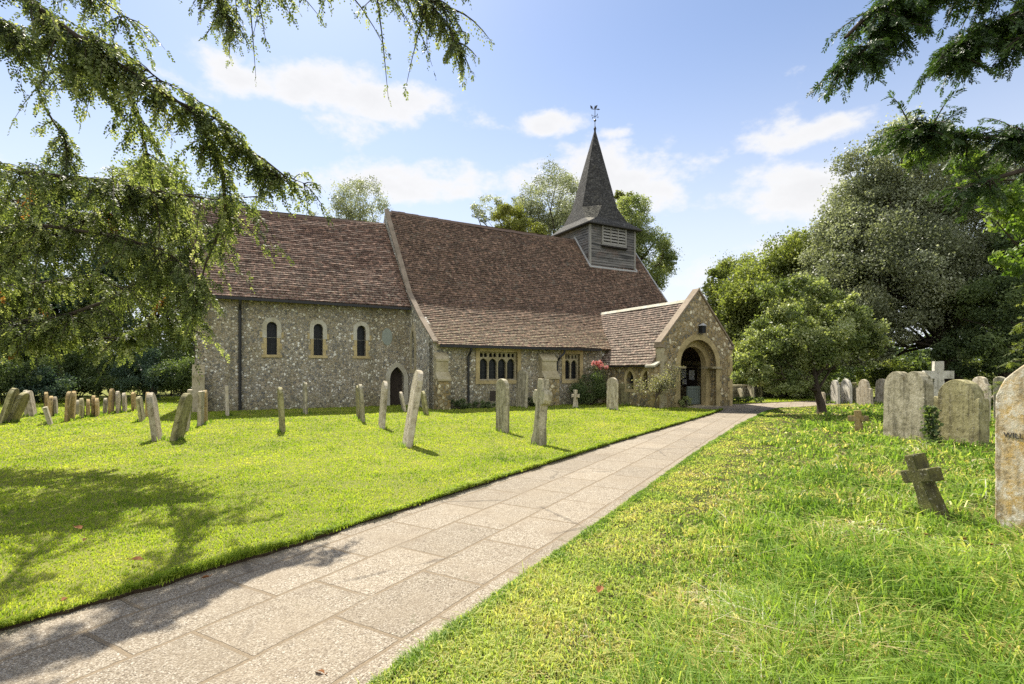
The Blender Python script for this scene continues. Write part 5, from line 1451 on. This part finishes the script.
TY = Vector((-11.2, 9.0, 0))
ly = empty('yew_tree', TY, 'old yew whose drooping branches hang over the lawn and path from the left', 'tree')
tk = lambda h: TY+Vector((0, 0, h))
K1 = dict(tw_len=.78, hang=.95, bl_len=.22, nd_len=.062, nd_w=.030, m_bl=10, k_nd=9, clus=26, spread=1.35)
limbs = [
    ([tk(8.5)]+pl_((-60, -60, 7.0), (20, -5, 6.4), (75, 35, 6.3), (130, 72, 6.5), (178, 102, 6.8), (226, 140, 7.5), (290, 184, 7.9)), .05, dict(K1, n_tw=174, t_range=(.22, 1), tw_len=.5, spread=1.35, clus=44)),
    ([tk(7.8)]+pl_((-60, -10, 8.0), (10, 25, 7.9), (60, 60, 7.9), (100, 85, 8.0)), .035, dict(K1, n_tw=129, t_range=(.4, 1), tw_len=.6)),
    ([tk(9)]+pl_((-60, -80, 8.0), (40, -40, 7.8), (100, 0, 7.8), (130, 20, 7.9)), .03, dict(K1, n_tw=81, t_range=(.4, 1), tw_len=.5)),
    ([tk(6.5)]+pl_((-60, 150, 8.8), (20, 172, 8.7), (80, 178, 8.7), (150, 190, 8.8), (215, 200, 8.9), (262, 196, 9.0)), .045, dict(K1, n_tw=157, t_range=(.25, 1), up=.1)),
    ([tk(5.0)]+pl_((-60, 315, 9.2), (0, 268, 9.1), (50, 238, 9.1), (110, 208, 9.1), (150, 190, 9.2)), .05, dict(K1, n_tw=151, t_range=(.3, 1), up=.1)),
    ([tk(4.0)]+pl_((-60, 330, 9.6), (60, 318, 9.5), (110, 300, 9.4), (140, 280, 9.3), (175, 258, 9.3), (205, 246, 9.4)), .05, dict(K1, n_tw=157, t_range=(.3, 1), tw_len=.7)),
    ([tk(3.2)]+pl_((-60, 335, 9.9), (40, 332, 9.8), (95, 338, 9.7), (130, 338, 9.6), (165, 320, 9.4), (186, 300, 9.4)), .04, dict(K1, n_tw=116, t_range=(.3, 1), tw_len=.45, hang=.6)),
    ([tk(5.6)]+pl_((-60, 230, 9.0), (40, 225, 8.8), (110, 235, 8.8), (165, 250, 8.8), (195, 275, 8.9), (192, 335, 9.0)), .04, dict(K1, n_tw=151, t_range=(.25, 1), tw_len=.6)),
    (pl_((200, 122, 7.1), (222, 165, 7.8), (226, 215, 8.6), (205, 265, 8.7), (192, 320, 8.8)), .04, dict(K1, n_tw=41, tw_len=.36)),
    (pl_((178, 102, 6.8), (215, 118, 7.2), (250, 150, 7.6), (270, 175, 7.8)), .02, dict(K1, n_tw=30, tw_len=.42, spread=1.5, clus=0)),
    (pl_((226, 140, 7.5), (262, 158, 7.7), (285, 176, 7.9), (306, 184, 8.0)), .02, dict(K1, n_tw=26, tw_len=.34, spread=1.5, clus=0)),
    (pl_((75, 35, 6.3), (120, 50, 6.5), (160, 80, 6.8), (205, 105, 7.2)), .02, dict(K1, n_tw=30, tw_len=.4, spread=1.5, clus=0)),
    (pl_((110, 60, 6.5), (140, 120, 7.4), (150, 170, 8.6), (160, 225, 8.8)), .035, dict(K1, n_tw=26, tw_len=.45, t_range=(.0, 1))),
    (pl_((40, 100, 8.4), (65, 140, 8.6), (70, 190, 8.7)), .02, dict(K1, n_tw=22, tw_len=.35)),
    ([tk(4.4)]+pl_((-60, 290, 10.2), (30, 285, 10.1), (90, 275, 10), (150, 300, 10), (190, 290, 10)), .04, dict(K1, n_tw=116, t_range=(.3, 1), tw_len=.65)),
    ([tk(6.0)]+pl_((-60, 190, 10.0), (10, 200, 9.9), (90, 215, 9.8), (160, 225, 9.8), (235, 225, 9.7)), .04, dict(K1, n_tw=116, t_range=(.3, 1), tw_len=.7)),
    # branch passing over the lawn, its fronds hanging into the top of the view
    ([tk(9.4), Vector((-7.5, 7.0, 8.2)), Vector((-4.6, 5.7, 6.8))]+pl_((170, -55, 5.4), (250, -30, 5.3), (330, -22, 5.2), (400, -12, 5.2), (455, 10, 5.2)), .05, dict(n_tw=153, tw_len=.46, hang=1.0, bl_len=.15, nd_len=.040, nd_w=.019, m_bl=9, k_nd=9, t_range=(.56, 1), spread=1.15, clus=20)),
    (pl_((425, -5, 5.2), (450, 30, 5.15), (462, 55, 5.1)), .012, dict(n_tw=26, tw_len=.22, hang=1.0, bl_len=.12, nd_len=.04, nd_w=.016, m_bl=8, k_nd=12, spread=.8)),
    (pl_((210, -20, 5.4), (225, 10, 5.4), (232, 30, 5.4)), .012, dict(n_tw=26, tw_len=.24, hang=1.0, bl_len=.13, nd_len=.04, nd_w=.016, m_bl=8, k_nd=12, spread=.8)),
]
yew(ly, limbs, M['yew'], 1001, trunk=([tk(-.2), tk(.3), tk(3), tk(6), tk(9.6)], [.75, .6, .5, .4, .2], 12))

TR = Vector((9.5, 4.2, 0)); tk2 = lambda h: TR+Vector((0, 0, h))
ry = empty('yew_tree', TR, 'dark yew reaching in from beyond the right edge with broad dark green sprays', 'tree')
K2 = dict(hang=.5, clus=18, bl_len=.17, nd_len=.045, nd_w=.013, m_bl=11, k_nd=20, spread=1.1)
limbs = [
    ([tk2(7.0)]+pl_((1110, -70, 5.0), (1010, -35, 4.9), (930, -15, 4.8), (875, 8, 4.8), (845, 38, 4.8)), .07, dict(K2, n_tw=190, tw_len=.38, t_range=(.5, 1))),
    ([tk2(6.2)]+pl_((1110, -20, 5.2), (1040, 5, 5.1), (990, 25, 5.0), (955, 48, 5.0)), .05, dict(K2, n_tw=120, tw_len=.34, t_range=(.6, 1))),
    (pl_((935, -18, 4.8), (900, 22, 4.75), (868, 48, 4.72), (842, 66, 4.7)), .016, dict(K2, n_tw=64, tw_len=.26, spread=1.3)),
    (pl_((985, 20, 5.0), (965, 45, 4.95), (950, 62, 4.9)), .014, dict(K2, n_tw=30, tw_len=.22, spread=1.3)),
    (pl_((1060, -10, 4.9), (1030, 25, 4.85), (1012, 50, 4.8)), .014, dict(K2, n_tw=40, tw_len=.24, spread=1.3)),
    ([tk2(4.8)]+pl_((1130, 120, 5.9), (1050, 132, 5.8), (985, 138, 5.8), (935, 132, 5.8), (905, 128, 5.9)), .06, dict(K2, n_tw=220, tw_len=.38, t_range=(.5, 1))),
    ([tk2(4.6)]+pl_((1130, 150, 5.7), (1040, 165, 5.6), (990, 180, 5.6), (958, 190, 5.7)), .05, dict(K2, n_tw=150, tw_len=.34, t_range=(.55, 1))),
]
yew(ry, limbs, M['yew_dark'], 1003, trunk=([tk2(-.2), tk2(.3), tk2(3), tk2(7.4)], [.6, .48, .4, .25], 12))
# leafy sapling branch catching the sun behind the dark yew
SB = Vector((10.2, 8.3, 0)); sb_ = empty('maple_sapling', SB, 'bright green broad leaved sapling catching the sun behind the dark yew at right', 'tree')
b = MB(); b.tube([SB, SB+Vector((-.1, .1, 2)), SB+Vector((-.6, 0, 4.4)), pt(1000, 205, 8.0)], [.07, .06, .04, .01], 7)
b.tube([SB+Vector((-.4, 0, 3.6)), pt(1030, 260, 8.1), pt(995, 220, 7.9)], [.03, .02, .006], 5); b.tube([SB+Vector((-.5, 0, 4.0)), pt(1020, 180, 8.2), pt(985, 180, 8.0)], [.03, .02, .006], 5)
b.build('trunk', M['bark'], sb_)
V, T = [], []
for k, (px, py, d, rr_) in enumerate([(1000, 205, 8.0, .42), (1020, 230, 8.1, .45), (985, 182, 8.1, .28), (1040, 195, 8.2, .5), (1018, 262, 8.0, .35), (965, 165, 8.3, .3), (920, 158, 8.4, .22)]):
    v, ti, _ = make_crown(1200+k, pt(px, py, d), (rr_, rr_, rr_*.7), 9, 330, .12, .4, .2); V.append(v); T.append(ti)
np_mesh('crown', np.concatenate(V), 4, M['leaf_bright'], np.concatenate(T), sb_)
# young conifer at the right edge
CB_ = Vector((12.6, 11.5, 0)); cb = empty('conifer_tree', CB_, 'young light green conifer at the right edge above the lichened headstone', 'tree')
r = np.random.default_rng(33); Q, T = [], []; b = MB(); b.tube([CB_-Vector((0, 0, .1)), CB_+Vector((0, 0, 2.4)), CB_+Vector((0, 0, 5))], [.12, .08, .02], 8)
for k in range(30):
    z = 1.2+3.4*k/30; L = 1.55*(1-.62*k/30); a = k*2.4
    p = [CB_+Vector((0, 0, z)), CB_+Vector((math.cos(a)*L*.55, math.sin(a)*L*.55, z+.1)), CB_+Vector((math.cos(a)*L, math.sin(a)*L, z-.05))]
    b.tube(p, [.025, .018, .006], 5, False)
    q, ti, paths = sprays(r, p, 14, .4, .25, .17, .05, .013, 7, 10, t_range=(.2, 1)); Q.append(q); T.append(ti*.9)
np_mesh('crown', np.concatenate(Q), 4, M['leaf_green'], np.concatenate(T), cb); b.build('trunk', M['bark'], cb)

# fallen leaves
r = random.Random(12)
spots = [(700, 640), (908, 606), (745, 604), (880, 548), (1010, 648), (975, 676), (930, 672), (78, 528), (85, 540), (137, 560), (925, 535), (965, 540), (756, 638), (600, 590), (870, 582), (990, 545), (320, 660), (205, 578), (65, 600)]
for i, (px, py) in enumerate(spots):
    p = at(px, py, .04); s = r.uniform(.03, .055); a = r.uniform(0, 6.28)
    ax, ay = Vector((math.cos(a), math.sin(a), r.uniform(-.2, .3)))*s, Vector((-math.sin(a), math.cos(a), r.uniform(-.2, .3)))*s*.6
    on_path = (320, 660) == (px, py)
    up = Vector((0, 0, .012)); b = MB(); zf = -.03 if on_path else .045
    p = Vector((p.x, p.y, zf))
    ring = [p-ax, p-ax*.4+ay*.8+up, p+ax*.3+ay+up, p+ax, p+ax*.3-ay+up, p-ax*.4-ay*.8+up]
    for k in range(6): b.poly([ring[k], ring[(k+1) % 6], p-up*.4])
    b.tube([p-ax, p-ax*1.5+up], .0025, 4)
    tag(b.build('fallen_leaf', M['leaf_fallen']), 'curled brown fallen leaf lying on the ground near the path', 'leaf', 'fallen leaves')
